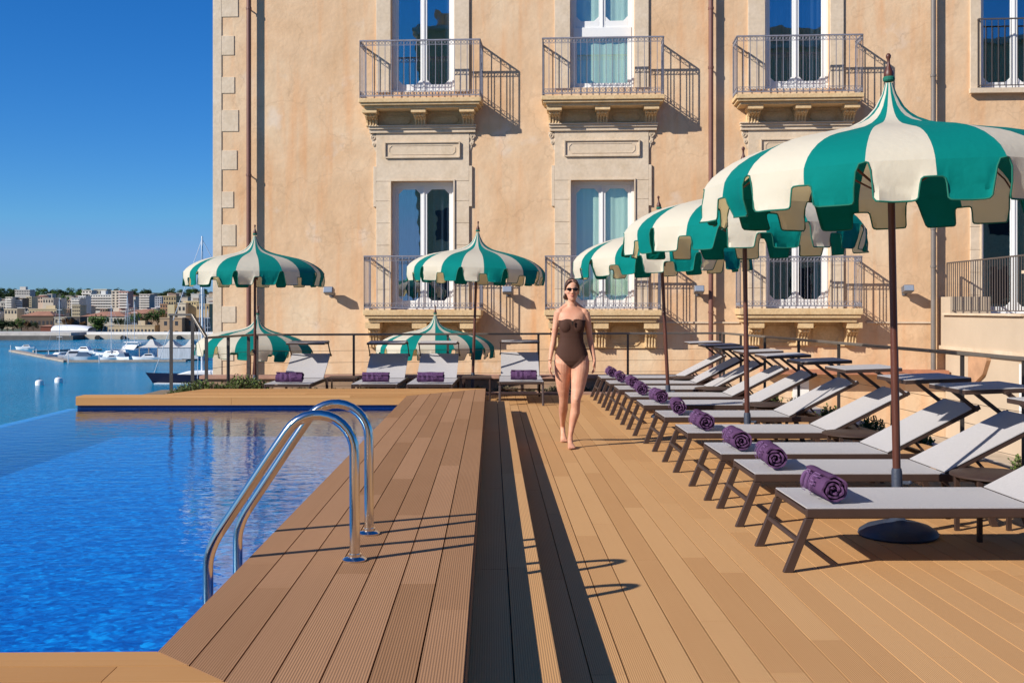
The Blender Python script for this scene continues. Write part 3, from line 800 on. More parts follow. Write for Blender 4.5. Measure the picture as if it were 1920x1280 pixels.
    mxc = N.new('ShaderNodeMix'); mxc.data_type = 'RGBA'; mxc.inputs['B'].default_value = (.16, .10, .06, 1)
    L.new(mk2.outputs[0], mxc.inputs['Factor']); L.new(mx4.outputs['Result'], mxc.inputs['A']); L.new(mxc.outputs['Result'], b.inputs['Base Color'])
    n3 = N.new('ShaderNodeTexNoise'); n3.inputs['Scale'].default_value = 9; n3.inputs['Detail'].default_value = 9; L.new(tc.outputs['Object'], n3.inputs['Vector'])
    bp = N.new('ShaderNodeBump'); bp.inputs['Strength'].default_value = .45; bp.inputs['Distance'].default_value = .02; L.new(n3.outputs['Fac'], bp.inputs['Height']); L.new(bp.outputs['Normal'], b.inputs['Normal'])
plaster()
M_stone = mat('limestone', srgb(195,174,147)[:3], .85, spec=.2, col2=srgb(210,191,167)[:3], vscale=2.2, bump=.5, bscale=14, vary2=.06, v2scale=14)
M_stone2 = mat('limestone_warm_bounce', srgb(196,164,120)[:3], .85, spec=.2, col2=srgb(212,184,142)[:3], vscale=5, bump=.6, bscale=20, vary2=.10, v2scale=22)  # balcony limestone, golden cast of warm bounced light put into the base colour
M_white = mat('white_paint', (.74, .73, .70), .45)
M_iron = mat('balcony_iron', srgb(132,130,138)[:3], .5, .3, vary=.15, vscale=10)
M_irond = mat('dark_iron', srgb(92,84,80)[:3], .5, .3)
M_pipe = mat('pipe_brown', srgb(112,72,60)[:3], .5, vary=.12, vscale=2)
M_pipeg = mat('pipe_grey', srgb(112,104,98)[:3], .5, vary=.12, vscale=2)
def glassm():
    m = bpy.data.materials.new('window_glass'); m.use_nodes = True; nt = m.node_tree; N = nt.nodes; L = nt.links; N.remove(N['Principled BSDF'])
    tr = N.new('ShaderNodeBsdfTransparent'); tr.inputs['Color'].default_value = (.80, .86, .86, 1)
    gl = N.new('ShaderNodeBsdfGlossy'); gl.inputs['Roughness'].default_value = .012; gl.inputs['Color'].default_value = (.9, .95, 1, 1)
    tc = N.new('ShaderNodeTexCoord'); n = N.new('ShaderNodeTexNoise'); n.inputs['Scale'].default_value = 1.6; L.new(tc.outputs['Object'], n.inputs['Vector'])
    bp = N.new('ShaderNodeBump'); bp.inputs['Strength'].default_value = .04; bp.inputs['Distance'].default_value = .05; L.new(n.outputs['Fac'], bp.inputs['Height']); L.new(bp.outputs['Normal'], gl.inputs['Normal'])
    mx = N.new('ShaderNodeMixShader'); mx.inputs['Fac'].default_value = .30
    L.new(tr.outputs[0], mx.inputs[1]); L.new(gl.outputs[0], mx.inputs[2]); L.new(mx.outputs[0], N['Material Output'].inputs['Surface'])
    return m
M_glass = glassm()
M_glassp = M_glass.copy(); M_glassp.name = 'clear_glass'
for n_ in M_glassp.node_tree.nodes:
    if n_.type == 'MIX_SHADER': n_.inputs['Fac'].default_value = .13
    if n_.type == 'BSDF_TRANSPARENT': n_.inputs['Color'].default_value = (.94, .97, .95, 1)
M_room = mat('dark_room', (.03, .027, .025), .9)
M_curtb = mat('curtain_blue', (.06, .09, .16), .8, vary=.2, vscale=4, stretch=(8, 1, .2))
M_curtw = mat('curtain_pale', (.46, .60, .52), .8, vary=.06, vscale=3, stretch=(8, 1, .2))
M_curtg = mat('curtain_olive', (.20, .21, .13), .8, vary=.2, vscale=4, stretch=(8, 1, .2))
M_cream = MATS['canvas_cream']
M_cwall = mat('cream_render', srgb(184,166,144)[:3], .9, spec=.15, vary=.05, vscale=1.2, bump=.3, bscale=12)

pal = thing('palazzo', 'tall ochre plastered palace with stone framed windows and iron balconies', 'building', (0, FY, 0), -TH)
SL = S(401); TOP = 13.0
# openings: (u0, u1, vtop, vbot, floor)
BAYS = [
    dict(o=(733, 852), j=(706, 880), up=(-60, 172), lo=(340, 580), cor=(693, 893, 242), pan=(723, 862, 268, 296), cu='dark', cl='blue'),
    dict(o=(1069, 1190), j=(1040, 1216), up=(-60, 164), lo=(338, 579), cor=(1030, 1232, 238), pan=(1059, 1198, 264, 293), cu='pale', cl='pale'),
    dict(o=(1434, 1556), j=(1402, 1581), up=(-60, 166), lo=(334, 578), cor=(1387, 1595, 236), pan=(1426, 1570, 262, 293), cu='blue', cl='dark'),
    dict(o=(1838, 1978), j=(1818, 2010), up=(-60, 168), lo=(330, 592), cor=None, pan=None, cu='dark', cl='olive'),
]
ops = []
for b in BAYS:
    um = sum(b['o']) / 2
    for key in ('up', 'lo'):
        ops.append((S(b['o'][0]), S(b['o'][1]), H(um, b[key][1]), H(um, b[key][0])))
SRt = 16.0
ss = sorted({SL, SRt, *[a for q in ops for a in q[:2]]}); hh = sorted({-12.6, TOP, *[a for q in ops for a in q[2:]]})
mb = MB()
for i in range(len(ss) - 1):
    for j in range(len(hh) - 1):
        cs, ch = (ss[i] + ss[i+1]) / 2, (hh[j] + hh[j+1]) / 2
        if any(q[0] < cs < q[1] and q[2] < ch < q[3] for q in ops): continue
        mb.add([(ss[i], 0, hh[j]), (ss[i+1], 0, hh[j]), (ss[i+1], 0, hh[j+1]), (ss[i], 0, hh[j+1])], [(0, 1, 2, 3)])
for a, b_, c, e in ops:
    mb.add([(a,0,c),(a,.42,c),(a,.42,e),(a,0,e)], [(0,1,2,3)]); mb.add([(b_,0,c),(b_,.42,c),(b_,.42,e),(b_,0,e)], [(3,2,1,0)])
    mb.add([(a,0,c),(b_,0,c),(b_,.42,c),(a,.42,c)], [(0,1,2,3)]); mb.add([(a,0,e),(b_,0,e),(b_,.42,e),(a,.42,e)], [(3,2,1,0)])
mb.add([(SL,0,-12.6),(SL,12,-12.6),(SL,12,TOP),(SL,0,TOP),(SRt,0,-12.6),(SRt,12,-12.6),(SRt,12,TOP),(SRt,0,TOP)], [(0,1,2,3)[::-1],(4,5,6,7),(3,7,6,2),(1,5,6,2)])
mb.build('wall', M_plaster, pal)
mb = MB(); mb.box(SL - .35, SRt, -.35, 12.2, TOP + .002, TOP + .35); mb.build('roof_cornice', M_stone, pal)
# corner quoins
mb = MB(); uq = S(416)
mb.box(SL - .02, uq, -.020, .3, -12.5, TOP - .01)
z = H(420, 1400); pitch = (H(420, 360) - H(420, 431.5)); k = 0
z0 = H(420, 390) - 14 * pitch
for k in range(40):
    zz = z0 + k * pitch
    if zz > TOP - 1: break
    hh_ = pitch * (.50 + .08 * math.sin(k * 2.1)); wv = S(443 + 5 * math.sin(k * 1.7))
    mb.box(uq + .001, wv, -.018, .1, zz, zz + hh_)
mb.build('quoin', M_stone, pal, bevel=.008)

def leaf(x0, x1, z0, z1, d, ch=.11, fw=.075, bot=.16):
    m = MB(); t = .05
    gx0, gx1, gz0, gz1 = x0 + fw, x1 - fw, z0 + bot, z1 - fw
    m.box(x0, gx0, d, d + t, z0, z1); m.box(gx1, x1, d, d + t, z0, z1)
    m.box(gx0 + .001, gx1 - .001, d, d + t, z0, gz0); m.box(gx0 + .001, gx1 - .001, d, d + t, gz1, z1)
    for cx, sx in ((gx0, 1), (gx1, -1)):
        for cz, sz in ((gz0, 1), (gz1, -1)):
            m.prism([(cx, cz), (cx + sx * ch, cz), (cx, cz + sz * ch)], d + .006, d + t - .006, 'y')
    g = MB(); g.box(gx0 - .01, gx1 + .01, d + .022, d + .028, gz0 - .01, gz1 + .01)
    return m, g
def window(q, style, transom=None):
    M_glass = M_glassp if style == 'pale' else globals()['M_glass']
    a, b_, c, e = q; d = .20
    fr = MB(); f = .07
    fr.box(a, a + f, d - .03, d + .09, c, e); fr.box(b_ - f, b_, d - .03, d + .09, c, e); fr.box(a + f, b_ - f, d - .03, d + .09, e - f * 1.3, e)
    fr.box(a + f, b_ - f, d - .03, d + .09, c, c + .05)
    if transom: fr.box(a + f, b_ - f, d - .045, d + .09, transom, transom + .22)
    wo = fr.build('window', M_white, pal, bevel=.006)
    cx = (a + b_) / 2
    zones = [(c + .051, (e - f * 1.3) if not transom else None)]
    if transom:
        m = MB(); m.box(a + f + .001, a + f + .09, d, d + .05, c + .051, transom - .001); m.box(b_ - f - .09, b_ - f - .001, d, d + .05, c + .051, transom - .001)
        m.box(a + f + .091, b_ - f - .091, d, d + .05, c + .051, c + .14); m.build('lower_frame', M_white, wo)
        g = MB(); g.box(a + .15, b_ - .15, d + .022, d + .028, c + .12, transom); g.build('pane', M_glass, wo)
        z0 = transom + .221
    else: z0 = c + .051
    z1 = e - f * 1.3 - .002
    for x0, x1 in ((a + f + .002, cx - .003), (cx + .003, b_ - f - .002)):
        m, g = leaf(x0, x1, z0, z1, d); lo = m.build('casement', M_white, wo, bevel=.005); g.build('pane', M_glass, wo)
    m = MB(); m.box(cx - .022, cx + .022, d - .022, d - .001, z0, z1); m.build('astragal', M_white, wo, bevel=.006)
    # curtains and the dark room
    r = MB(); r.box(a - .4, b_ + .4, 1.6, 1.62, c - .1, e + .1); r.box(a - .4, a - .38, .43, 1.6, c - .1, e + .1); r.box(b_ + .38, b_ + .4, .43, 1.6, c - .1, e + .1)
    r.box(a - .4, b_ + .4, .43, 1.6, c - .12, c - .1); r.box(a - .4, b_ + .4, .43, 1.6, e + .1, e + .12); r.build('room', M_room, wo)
    def cur(x0, x1, dd, m_, am=.028):
        n = max(6, int((x1 - x0) / .025)); vs = []
        for i in range(n + 1):
            x = x0 + (x1 - x0) * i / n; y = dd + am * math.sin(i * 1.15) + .01 * math.sin(i * .5)
            vs += [(x, y, c + .04), (x, y, e)]
        mm = MB(); mm.add(vs, [(2*i, 2*i+2, 2*i+3, 2*i+1) for i in range(n)]); mm.build('curtain', m_, wo, smooth=True)
    if style == 'pale':
        cur(a + .05, b_ - .05, .30, M_curtw, .004)
    elif style == 'blue':
        cur(a + .05, cx + .05, .42, M_curtb); cur(cx + .2, b_ - .05, .42, M_curtb)
    elif style == 'olive':
        cur(cx + .05, b_, .42, M_curtg); cur(a, a + .2, .42, M_curtw)
    else:
        cur(b_ - .28, b_ - .03, .45, M_curtb); cur(a + .03, a + .16, .45, M_curtb)
    return wo
def railing_p(parent, pts, z0, z1, m_, spacing=.148, rings=True, name='balustrade', bw=.013):
    m = MB(); rg = MB()
    for a, b_ in zip(pts[:-1], pts[1:]):
        A, B = Vector((*a, 0)), Vector((*b_, 0)); L_ = (B - A).length; n = max(1, round(L_ / spacing))
        for z, hgt in ((z1, .03), (z0 + .05, .02)):
            m.bar(A + Vector((0, 0, z)), B + Vector((0, 0, z)), .03 if z == z1 else .02, hgt)
        if rings:
            m.bar(A + Vector((0, 0, z1 - .11)), B + Vector((0, 0, z1 - .11)), .012, .008); m.bar(A + Vector((0, 0, z0 + .16)), B + Vector((0, 0, z0 + .16)), .012, .008)
        for i in range(n + 1):
            p = A.lerp(B, i / n); big = i in (0, n)
            w_ = bw * (1.5 if big else 1)
            m.box(p.x - w_/2, p.x + w_/2, p.y - w_/2, p.y + w_/2, z0 if big else z0 + .05, z1)
            if rings and i < n:
                dd = (B - A).normalized(); c = A.lerp(B, (i + .5) / n)
                for zc in (z1 - .06, z0 + .105):
                    for sg in (-1, 1):
                        cc = c + dd * sg * L_ / n * .25
                        rg.tube([cc + dd * .03 * math.cos(t) + Vector((0, 0, zc + .036 * math.sin(t))) for t in [k * PI / 4 for k in range(9)]], .0055, 4, cap=False)
    o = m.build(name, m_, parent)
    if rings: rg.build('scrollwork', m_, o)
    return o
def balcony(u0, u1, vt, vs0, vs1, uc, cors, depth=.66, flat=False):
    um = (u0 + u1) / 2
    a, b_ = S(u0, -depth), S(u1, -depth)
    zs1 = H(um, vs0, -depth); zs0 = H(um, vs1, -depth); zt = H(um, vt, -depth)
    bo = thing('balcony', None, None); bo.parent = pal
    m = MB(); hgt = zs1 - zs0
    m.box(a, b_, -depth, -.001, zs1 - hgt * .45, zs1); m.box(a + .04, b_ - .04, -depth + .04, -.001, zs1 - hgt * .70, zs1 - hgt * .451)
    m.box(a + .11, b_ - .11, -depth + .11, -.001, zs0, zs1 - hgt * .701)
    m.build('slab', M_stone2, bo, bevel=.012)
    railing_p(bo, [(a + .03, 0.0), (a + .03, -depth + .03), (b_ - .03, -depth + .03), (b_ - .03, 0.0)], zs1 + .001, zt, M_iron)
    cz0 = H(um, cors)
    # back panel under slab
    m = MB(); ca, cb = S(uc[0]), S(uc[-1])
    m.box(ca - .1, cb + .1, -.05, -.001, cz0, zs0 - .002)
    for p, q in zip(uc[:-1], uc[1:]):
        x0, x1 = S(p) + .25, S(q) - .25; zz0, zz1 = cz0 + .07, zs0 - .10; t = .018; ch = .07
        oc = [(x0 + ch, zz0), (x1 - ch, zz0), (x1, zz0 + ch), (x1, zz1 - ch), (x1 - ch, zz1), (x0 + ch, zz1), (x0, zz1 - ch), (x0, zz0 + ch)]
        for k in range(8):
            A, B = oc[k], oc[(k + 1) % 8]; m.bar((A[0], -.058, A[1]), (B[0], -.058, B[1]), .02, .03, up=Vector((0, 1, 0)))
    m.build('soffit_panel', M_stone2, bo)
    hz = zs0 - cz0
    for u in uc:
        x = S(u); wv = .135; m = MB()
        pr = [(0, 0), (-.12, 0), (-.17, .06 * hz), (-.16, .25 * hz), (-.19, .42 * hz), (-.27, .55 * hz), (-.36, .64 * hz), (-.37, .74 * hz), (-.46, .80 * hz), (-.50, .88 * hz), (-.50, .999 * hz), (0, .999 * hz)]
        m.prism([(p[0] - .0, cz0 + p[1]) for p in pr], x - wv, x + wv, 'x')
        m.prism([(-.02, cz0 + .76 * hz), (-.51, cz0 + .76 * hz), (-.51, cz0 + .997 * hz), (-.02, cz0 + .997 * hz)], x - wv - .035, x + wv + .035, 'x')
        for k in range(4):
            xx = x - wv + .035 + k * .067; m.tube([(xx, -.175, cz0 + .02), (xx, -.178, cz0 + .22 * hz), (xx, -.21, cz0 + .42 * hz), (xx, -.29, cz0 + .55 * hz)], .017, 6)
        for k in range(3): m.ball((x - .08 + .08 * k, -.36, cz0 + .63 * hz), (.04, .035, .035), 8)
        m.build('corbel', M_stone2, bo)
    return bo
for i, b in enumerate(BAYS):
    j0, j1 = S(b['j'][0]), S(b['j'][1]); o0, o1 = S(b['o'][0]), S(b['o'][1]); um = sum(b['o']) / 2
    top_l = H(um, b['lo'][0]); bot_l = H(um, b['lo'][1]); bot_u = H(um, b['up'][1]); cz = H(um, b['cor'][2]) if b['cor'] else H(um, 262)
    m = MB(); t = .05
    # upper surround
    m.box(j0, o0, -t, -.001, bot_u - .02, TOP - 1.2); m.box(o1, j1, -t, -.001, bot_u - .02, TOP - 1.2)
    m.box(o0, o1, -t, -.001, H(um, b['up'][0]), TOP - 1.2)
    # lower surround up to the cornice under the balcony, in ashlar blocks
    jb = 0.0 if i < 3 else .0
    z = bot_l - .05
    while z < top_l - .02:
        z2 = min(z + .52, top_l); ex = 0
        m.box(j0 - ex, o0, -t, -.001, z, z2 - .006); m.box(o1, j1 + ex, -t, -.001, z, z2 - .006); z = z2
    m.box(j0, j1, -t, -.001, top_l, cz - .01)
    if i < 3:
        for sg, x in ((-1, j0), (1, j1)):   # ears
            m.box(*( (x - .07, x - .001) if sg < 0 else (x + .001, x + .07)), -t, -.001, top_l - .6, top_l + .35)
    m.build('window_surround', M_stone, pal, bevel=.006)
    m = MB()
    m.bar((o0 + .0, -.066, top_l - .0), (o0, -.066, bot_l), .03, .03); m.bar((o1, -.066, top_l), (o1, -.066, bot_l), .03, .03); m.bar((o0 - .015, -.066, top_l + .015), (o1 + .015, -.066, top_l + .015), .03, .03)
    m.build('architrave', M_stone, pal)
    for key in ('up', 'lo'):
        q = (o0, o1, H(um, b[key][1]), H(um, b[key][0]))
        window(q, b['cu'] if key == 'up' else b['cl'], transom=H(um, 66) if (i == 1 and key == 'up') else None)
    if b['cor']:
        m = MB(); a, c_ = S(b['cor'][0]), S(b['cor'][1])
        for k, (pd, zz0, zz1) in enumerate([(.10, -.10, -.02), (.14, -.018, .04), (.18, .042, .07)]):
            m.box(a + .04 - pd * .3, c_ - .04 + pd * .3, -pd, -.0012, cz + zz0, cz + zz1)
        m.build('cornice', M_stone, pal, bevel=.005)
        p = b['pan']; x0, x1, z1, z0 = S(p[0]), S(p[1]), H(um, p[2]), H(um, p[3]); m = MB()
        m.box(x0, x1, -.066, -.0505, z0, z1)
        for A, B in (((x0, z0), (x1, z0)), ((x1, z0), (x1, z1)), ((x1, z1), (x0, z1)), ((x0, z1), (x0, z0))):
            m.bar((A[0], -.078, A[1]), (B[0], -.078, B[1]), .028, .05, up=Vector((0, 1, 0)))
        c = .06; xi0, xi1, zi0, zi1 = x0 + .1, x1 - .1, z0 + .07, z1 - .07
        oc = [(xi0 + c, zi0), (xi1 - c, zi0), (xi1, zi0 + c), (xi1, zi1 - c), (xi1 - c, zi1), (xi0 + c, zi1), (xi0, zi1 - c), (xi0, zi0 + c)]
        for k in range(8):
            A, B = oc[k], oc[(k + 1) % 8]; m.bar((A[0], -.070, A[1]), (B[0], -.070, B[1]), .016, .012, up=Vector((0, 1, 0)))
        m.build('carved_panel', M_stone, pal)
        for sg, x in ((-1, j0), (1, j1)):
            m = MB()
            for r0, zz in ((.07, -.20), (.045, -.36)):
                cx = x + sg * .075 - sg * (.0 if r0 > .05 else .02)
                m.tube([(cx + r0 * (1 - k / 26) * math.cos(k * .55), -.035, cz + zz + r0 * (1 - k / 26) * math.sin(k * .55)) for k in range(20)], .014, 5)
            m.prism([(x, cz - .11), (x + sg * .15, cz - .11), (x + sg * .14, cz - .2), (x + sg * .06, cz - .42), (x + sg * .03, cz - .52), (x, cz - .54)][::sg], -.022, -.001, 'y')
            m.build('scroll_bracket', M_stone, pal)
balcony(672, 902, 75, 183, 201, (700, 790, 879), 239)
balcony(1015, 1247, 70, 178, 196, (1040, 1129, 1219), 234)
balcony(1380, 1621, 66, 175, 193, (1410, 1498, 1588), 233)
balcony(680, 902, 480, 581, 604, (706, 792, 880), 652)
balcony(1020, 1241, 480, 581, 604, (1043, 1126, 1219), 652)
balcony(1386, 1619, 481, 578, 604, (1412, 1502, 1592), 648)
# french balcony of the far right upper window
bo = thing('balcony', None, None); bo.parent = pal
a, b_ = S(1815), S(2010); m = MB(); m.box(a, b_, -.16, -.052, H(1880, 176), H(1880, 167)); m.build('sill', M_stone, bo)
railing_p(bo, [(S(1832), -.05), (S(1832), -.12), (S(2000), -.12)], H(1880, 166), H(1880, 38), M_irond, .145, rings=False)
# drainpipes
for u, mt, topbr in ((466.5, M_pipe, 0), (1333, M_pipe, 1), (1750, M_pipeg, 2)):
    m = MB(); s = S(u, -.17); m.tube([(s, -.17, H(u, 700) if u != 466.5 else -1.4), (s, -.17, TOP)], .056, 14)
    po = m.build('drainpipe', mt, pal, smooth=50)
    m = MB()
    for vz in ((330, 20, 640) if u == 466.5 else (130, 585, 20) if u == 1333 else (145, 430, 500)):
        z = H(u, vz); m.tube([(s, -.17, z - .025), (s, -.17, z + .025)], .068, 12); m.box(s - .012, s + .012, -.17, -.002, z - .012, z + .012)
    m.build('pipe_bracket', mt, po)
# terracotta string course and lower ledges on the right part
m = MB(); m.box(S(1425), S(1768), -.42, -.001, H(1600, 700), H(1600, 692)); m.build('ledge', mat('ledge_terracotta', srgb(168,112,84)[:3], .85, vary=.2, vscale=4), pal)
m = MB(); m.box(S(1624), S(1744), -.035, -.001, H(1690, 606), H(1690, 603)); m.box(S(1200), S(1386), -.035, -.001, H(1300, 606), H(1300, 603)); m.build('string_course', M_stone, pal)
# ground floor door surround seen through the side railing
m = MB(); m.box(S(1486), S(1516), -.05, -.001, H(1500, 800), H(1500, 705)); m.build('door_surround', M_white, pal)

# flood lights on the facade
def wall_lamp(u, v, lb):
    p = facade_w(S(u), 0, H(u, v)); t = thing('wall_lamp', lb, 'lamp', p, -TH, 'grey floodlights on the palace wall')
    m = MB(); m.box(-.11, .11, -.40, -.16, -.075, .075); m.build('housing', mat('lamp_grey', srgb(110,112,120)[:3], .45, .3), t, bevel=.012, rot=(R(-14), 0, 0))
    m = MB(); m.box(-.095, .095, -.408, -.401, -.06, .06); m.build('lens', mat('lamp_lens', (.25, .28, .33), .12), t, rot=(R(-14), 0, 0))
    m = MB(); m.bar((0, -.2, -.02), (0, -.03, -.02), .04, .04); m.box(-.05, .05, -.03, -.001, -.07, .05); m.build('bracket', mat('lamp_grey', (0, 0, 0)), t)
    return t
wall_lamp(622, 551, 'grey floodlight left of the first balcony, above the left lounger')
wall_lamp(953, 550, 'grey floodlight between the first and second balconies')
wall_lamp(1308, 549, 'grey floodlight beside the middle drainpipe')
wall_lamp(1695, 548, 'grey floodlight left of the right drainpipe')

# ------------------------------------------------------------------ annex at the right
an = thing('annex', 'cream rendered low annex with a dark railed roof terrace at the right edge', 'building', (9.78, 24.35, 0))
m = MB(); m.box(0, 6, -9, -.0, .62, 1.33); m.box(0.0, .9, -.55, -.001, 1.331, 1.74); m.box(0, .9, -5.5, -4.05, 1.331, 2.14)
m.box(.12, 6, -12, -.0, -2.6, .618); m.build('wall', M_cwall, an)
m = MB(); m.box(-.07, .5, -4.0, -.25, 1.331, 1.375); m.box(-.06, .95, -5.6, -4.0, 2.142, 2.2); m.box(-.06, .12, -9, -.001, .56, .64); m.build('coping', M_stone, an)
railing_p(an, [(.05, -.25), (.05, -4.0)], 1.38, 2.50, M_irond, .115, rings=False, bw=.016)
m = MB(); m.box(.085, .118, -5.3, -3.6, -.85, .40); wn = m.build('window', M_white, an)
m = MB(); m.box(.06, .084, -5.1, -4.5, -.75, .25); m.box(.06, .084, -4.4, -3.8, -.75, .25); m.build('pane', mat('pane_grey', (.25, .3, .28), .1), wn)
m = MB(); m.prism([(-.001, .3), (-.9, .3), (-.9, .1), (-.7, -.2), (-.35, -.38), (-.001, -.4)], .03, .119, 'x'); m.build('arched_bracket', mat('annex_brown', srgb(176,136,104)[:3], .9, vary=.2), an, loc=(0, -1.4, .3))

# ------------------------------------------------------------------ houses across the street behind the viewer (seen mirrored in the window panes)
for lb, x0, x1, h, roofc in (('shaded stone house with a stepped roof across from the palace, mirrored in its panes', 5.5, 38, 20, 1), ('narrow shaded stone tower across from the palace, mirrored in its panes', -13.5, -8.0, 22, 0)):
    t = thing('opposite_house', lb, 'house', (0, -28, 0), 0)
    m = MB(); m.box(x0, x1, -12, 0, -12, h); m.box(x0 + 1, x0 + (x1 - x0) * .45, -10, -2, h, h + 2.2); m.build('wall', M_stone2, t)
    m = MB(); m.box(x0 - .4, x1 + .4, -12.4, .4, h + .001, h + .4); m.build('roof', M_stone, t)
    for zz in (2, 6.5, 11):
        x = x0 + 1.5
        while x < x1 - 2: m = MB(); m.box(x, x + 1.3, -.05, .06, zz, zz + 2.4); m.build('window', M_room, t); x += 3.4
# ------------------------------------------------------------------ sea
SEA = -12.5
def sea_mat():
    m = bpy.data.materials.new('sea_water'); m.use_nodes = True; nt = m.node_tree; N = nt.nodes; L = nt.links; b = N['Principled BSDF']
    tc = N.new('ShaderNodeTexCoord')
    n0 = N.new('ShaderNodeTexNoise'); n0.inputs['Scale'].default_value = .012; n0.inputs['Detail'].default_value = 5
    mp0 = N.new('ShaderNodeMapping'); mp0.inputs['Scale'].default_value = (1, 3.5, 1); L.new(tc.outputs['Object'], mp0.inputs['Vector']); L.new(mp0.outputs['Vector'], n0.inputs['Vector'])
    r = N.new('ShaderNodeValToRGB'); r.color_ramp.elements[0].position = .35; r.color_ramp.elements[1].position = .68
    r.color_ramp.elements[0].color = (.0, .17, .30, 1); r.color_ramp.elements[1].color = (.0, .27, .46, 1)
    L.new(n0.outputs['Fac'], r.inputs['Fac']); L.new(r.outputs['Color'], b.inputs['Base Color'])
    b.inputs['Roughness'].default_value = .16; b.inputs['IOR'].default_value = 1.33
    mp = N.new('ShaderNodeMapping'); mp.inputs['Scale'].default_value = (.9, 1.5, 1); L.new(tc.outputs['Object'], mp.inputs['Vector'])
    n = N.new('ShaderNodeTexNoise'); n.inputs['Scale'].default_value = .9; n.inputs['Detail'].default_value = 6; n.inputs['Roughness'].default_value = .6
    L.new(mp.outputs['Vector'], n.inputs['Vector'])
    bp = N.new('ShaderNodeBump'); bp.inputs['Strength'].default_value = .9; bp.inputs['Distance'].default_value = .55; L.new(n.outputs['Fac'], bp.inputs['Height']); L.new(bp.outputs['Normal'], b.inputs['Normal'])
    return m
mb = MB(); mb.add([(-3000, -1500, SEA), (3000, -1500, SEA), (3000, 3500, SEA), (-3000, 3500, SEA)], [(0, 1, 2, 3)]); struct(mb, 'sea', sea_mat())
# ------------------------------------------------------------------ far shore
def ground_z(X, Y):
    t = max(0, min(1, (Y - 520) / 600)); z = SEA + 1.6 + 19 * (t ** 1.15)
    t2 = max(0, min(1, (Y - 1050) / 350)); z += 14 * t2
    return z + (3 * mnoise.noise(Vector((X / 180, Y / 180, 0))) * t)
mb = MB(); nx, ny = 60, 40; vs = []
for j in range(ny + 1):
    Y = 487 + (2300 - 487) * (j / ny) ** 1.6
    for i in range(nx + 1):
        X = (-1.1 + 1.9 * i / nx) * Y * .8
        vs.append((X, Y, ground_z(X, Y)))
mb.add(vs, [(j*(nx+1)+i, j*(nx+1)+i+1, (j+1)*(nx+1)+i+1, (j+1)*(nx+1)+i) for j in range(ny) for i in range(nx)])
struct(mb, 'far_hillside', mat('hillside', (.05, .065, .035), .95, vary=.5, vscale=.03), smooth=True)
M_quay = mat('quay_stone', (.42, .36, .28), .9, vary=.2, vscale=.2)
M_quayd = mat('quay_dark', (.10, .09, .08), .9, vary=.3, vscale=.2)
mb = MB(); mb.box(-193, 260, 482, 500, SEA - 1, SEA + 2.1); struct(mb, 'quay', M_quay)
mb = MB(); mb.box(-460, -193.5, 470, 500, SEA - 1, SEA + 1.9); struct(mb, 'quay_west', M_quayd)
mb = MB(); mb.box(-460, -196, 474, 500, SEA + 1.901, SEA + 3.2); struct(mb, 'quay_terrace', mat('quay_pale', (.5, .47, .42), .9, vary=.15, vscale=.3))
q = MB(); q.box(-193, 60, 484, 485, SEA + 2.11, SEA + 3.3); tag(q.build('quay_parapet', mat('parapet_white', (.72, .70, .66), .8)), 'long white parapet along the quay across the harbour', 'parapet')
for k, u in enumerate((136, 183, 231, 281, 336)):
    Y = 481.2; m = MB(); m.tube([((u - 960) / F * Y, Y - .8, SEA + .7), ((u - 960) / F * Y, Y + .7, SEA + .7)], 1.1, 10)
    tag(m.build('fender', mat('rubber', (.01, .01, .01), .8)), 'round black fender hanging on the far quay wall', 'fender', 'black fenders on the quay')

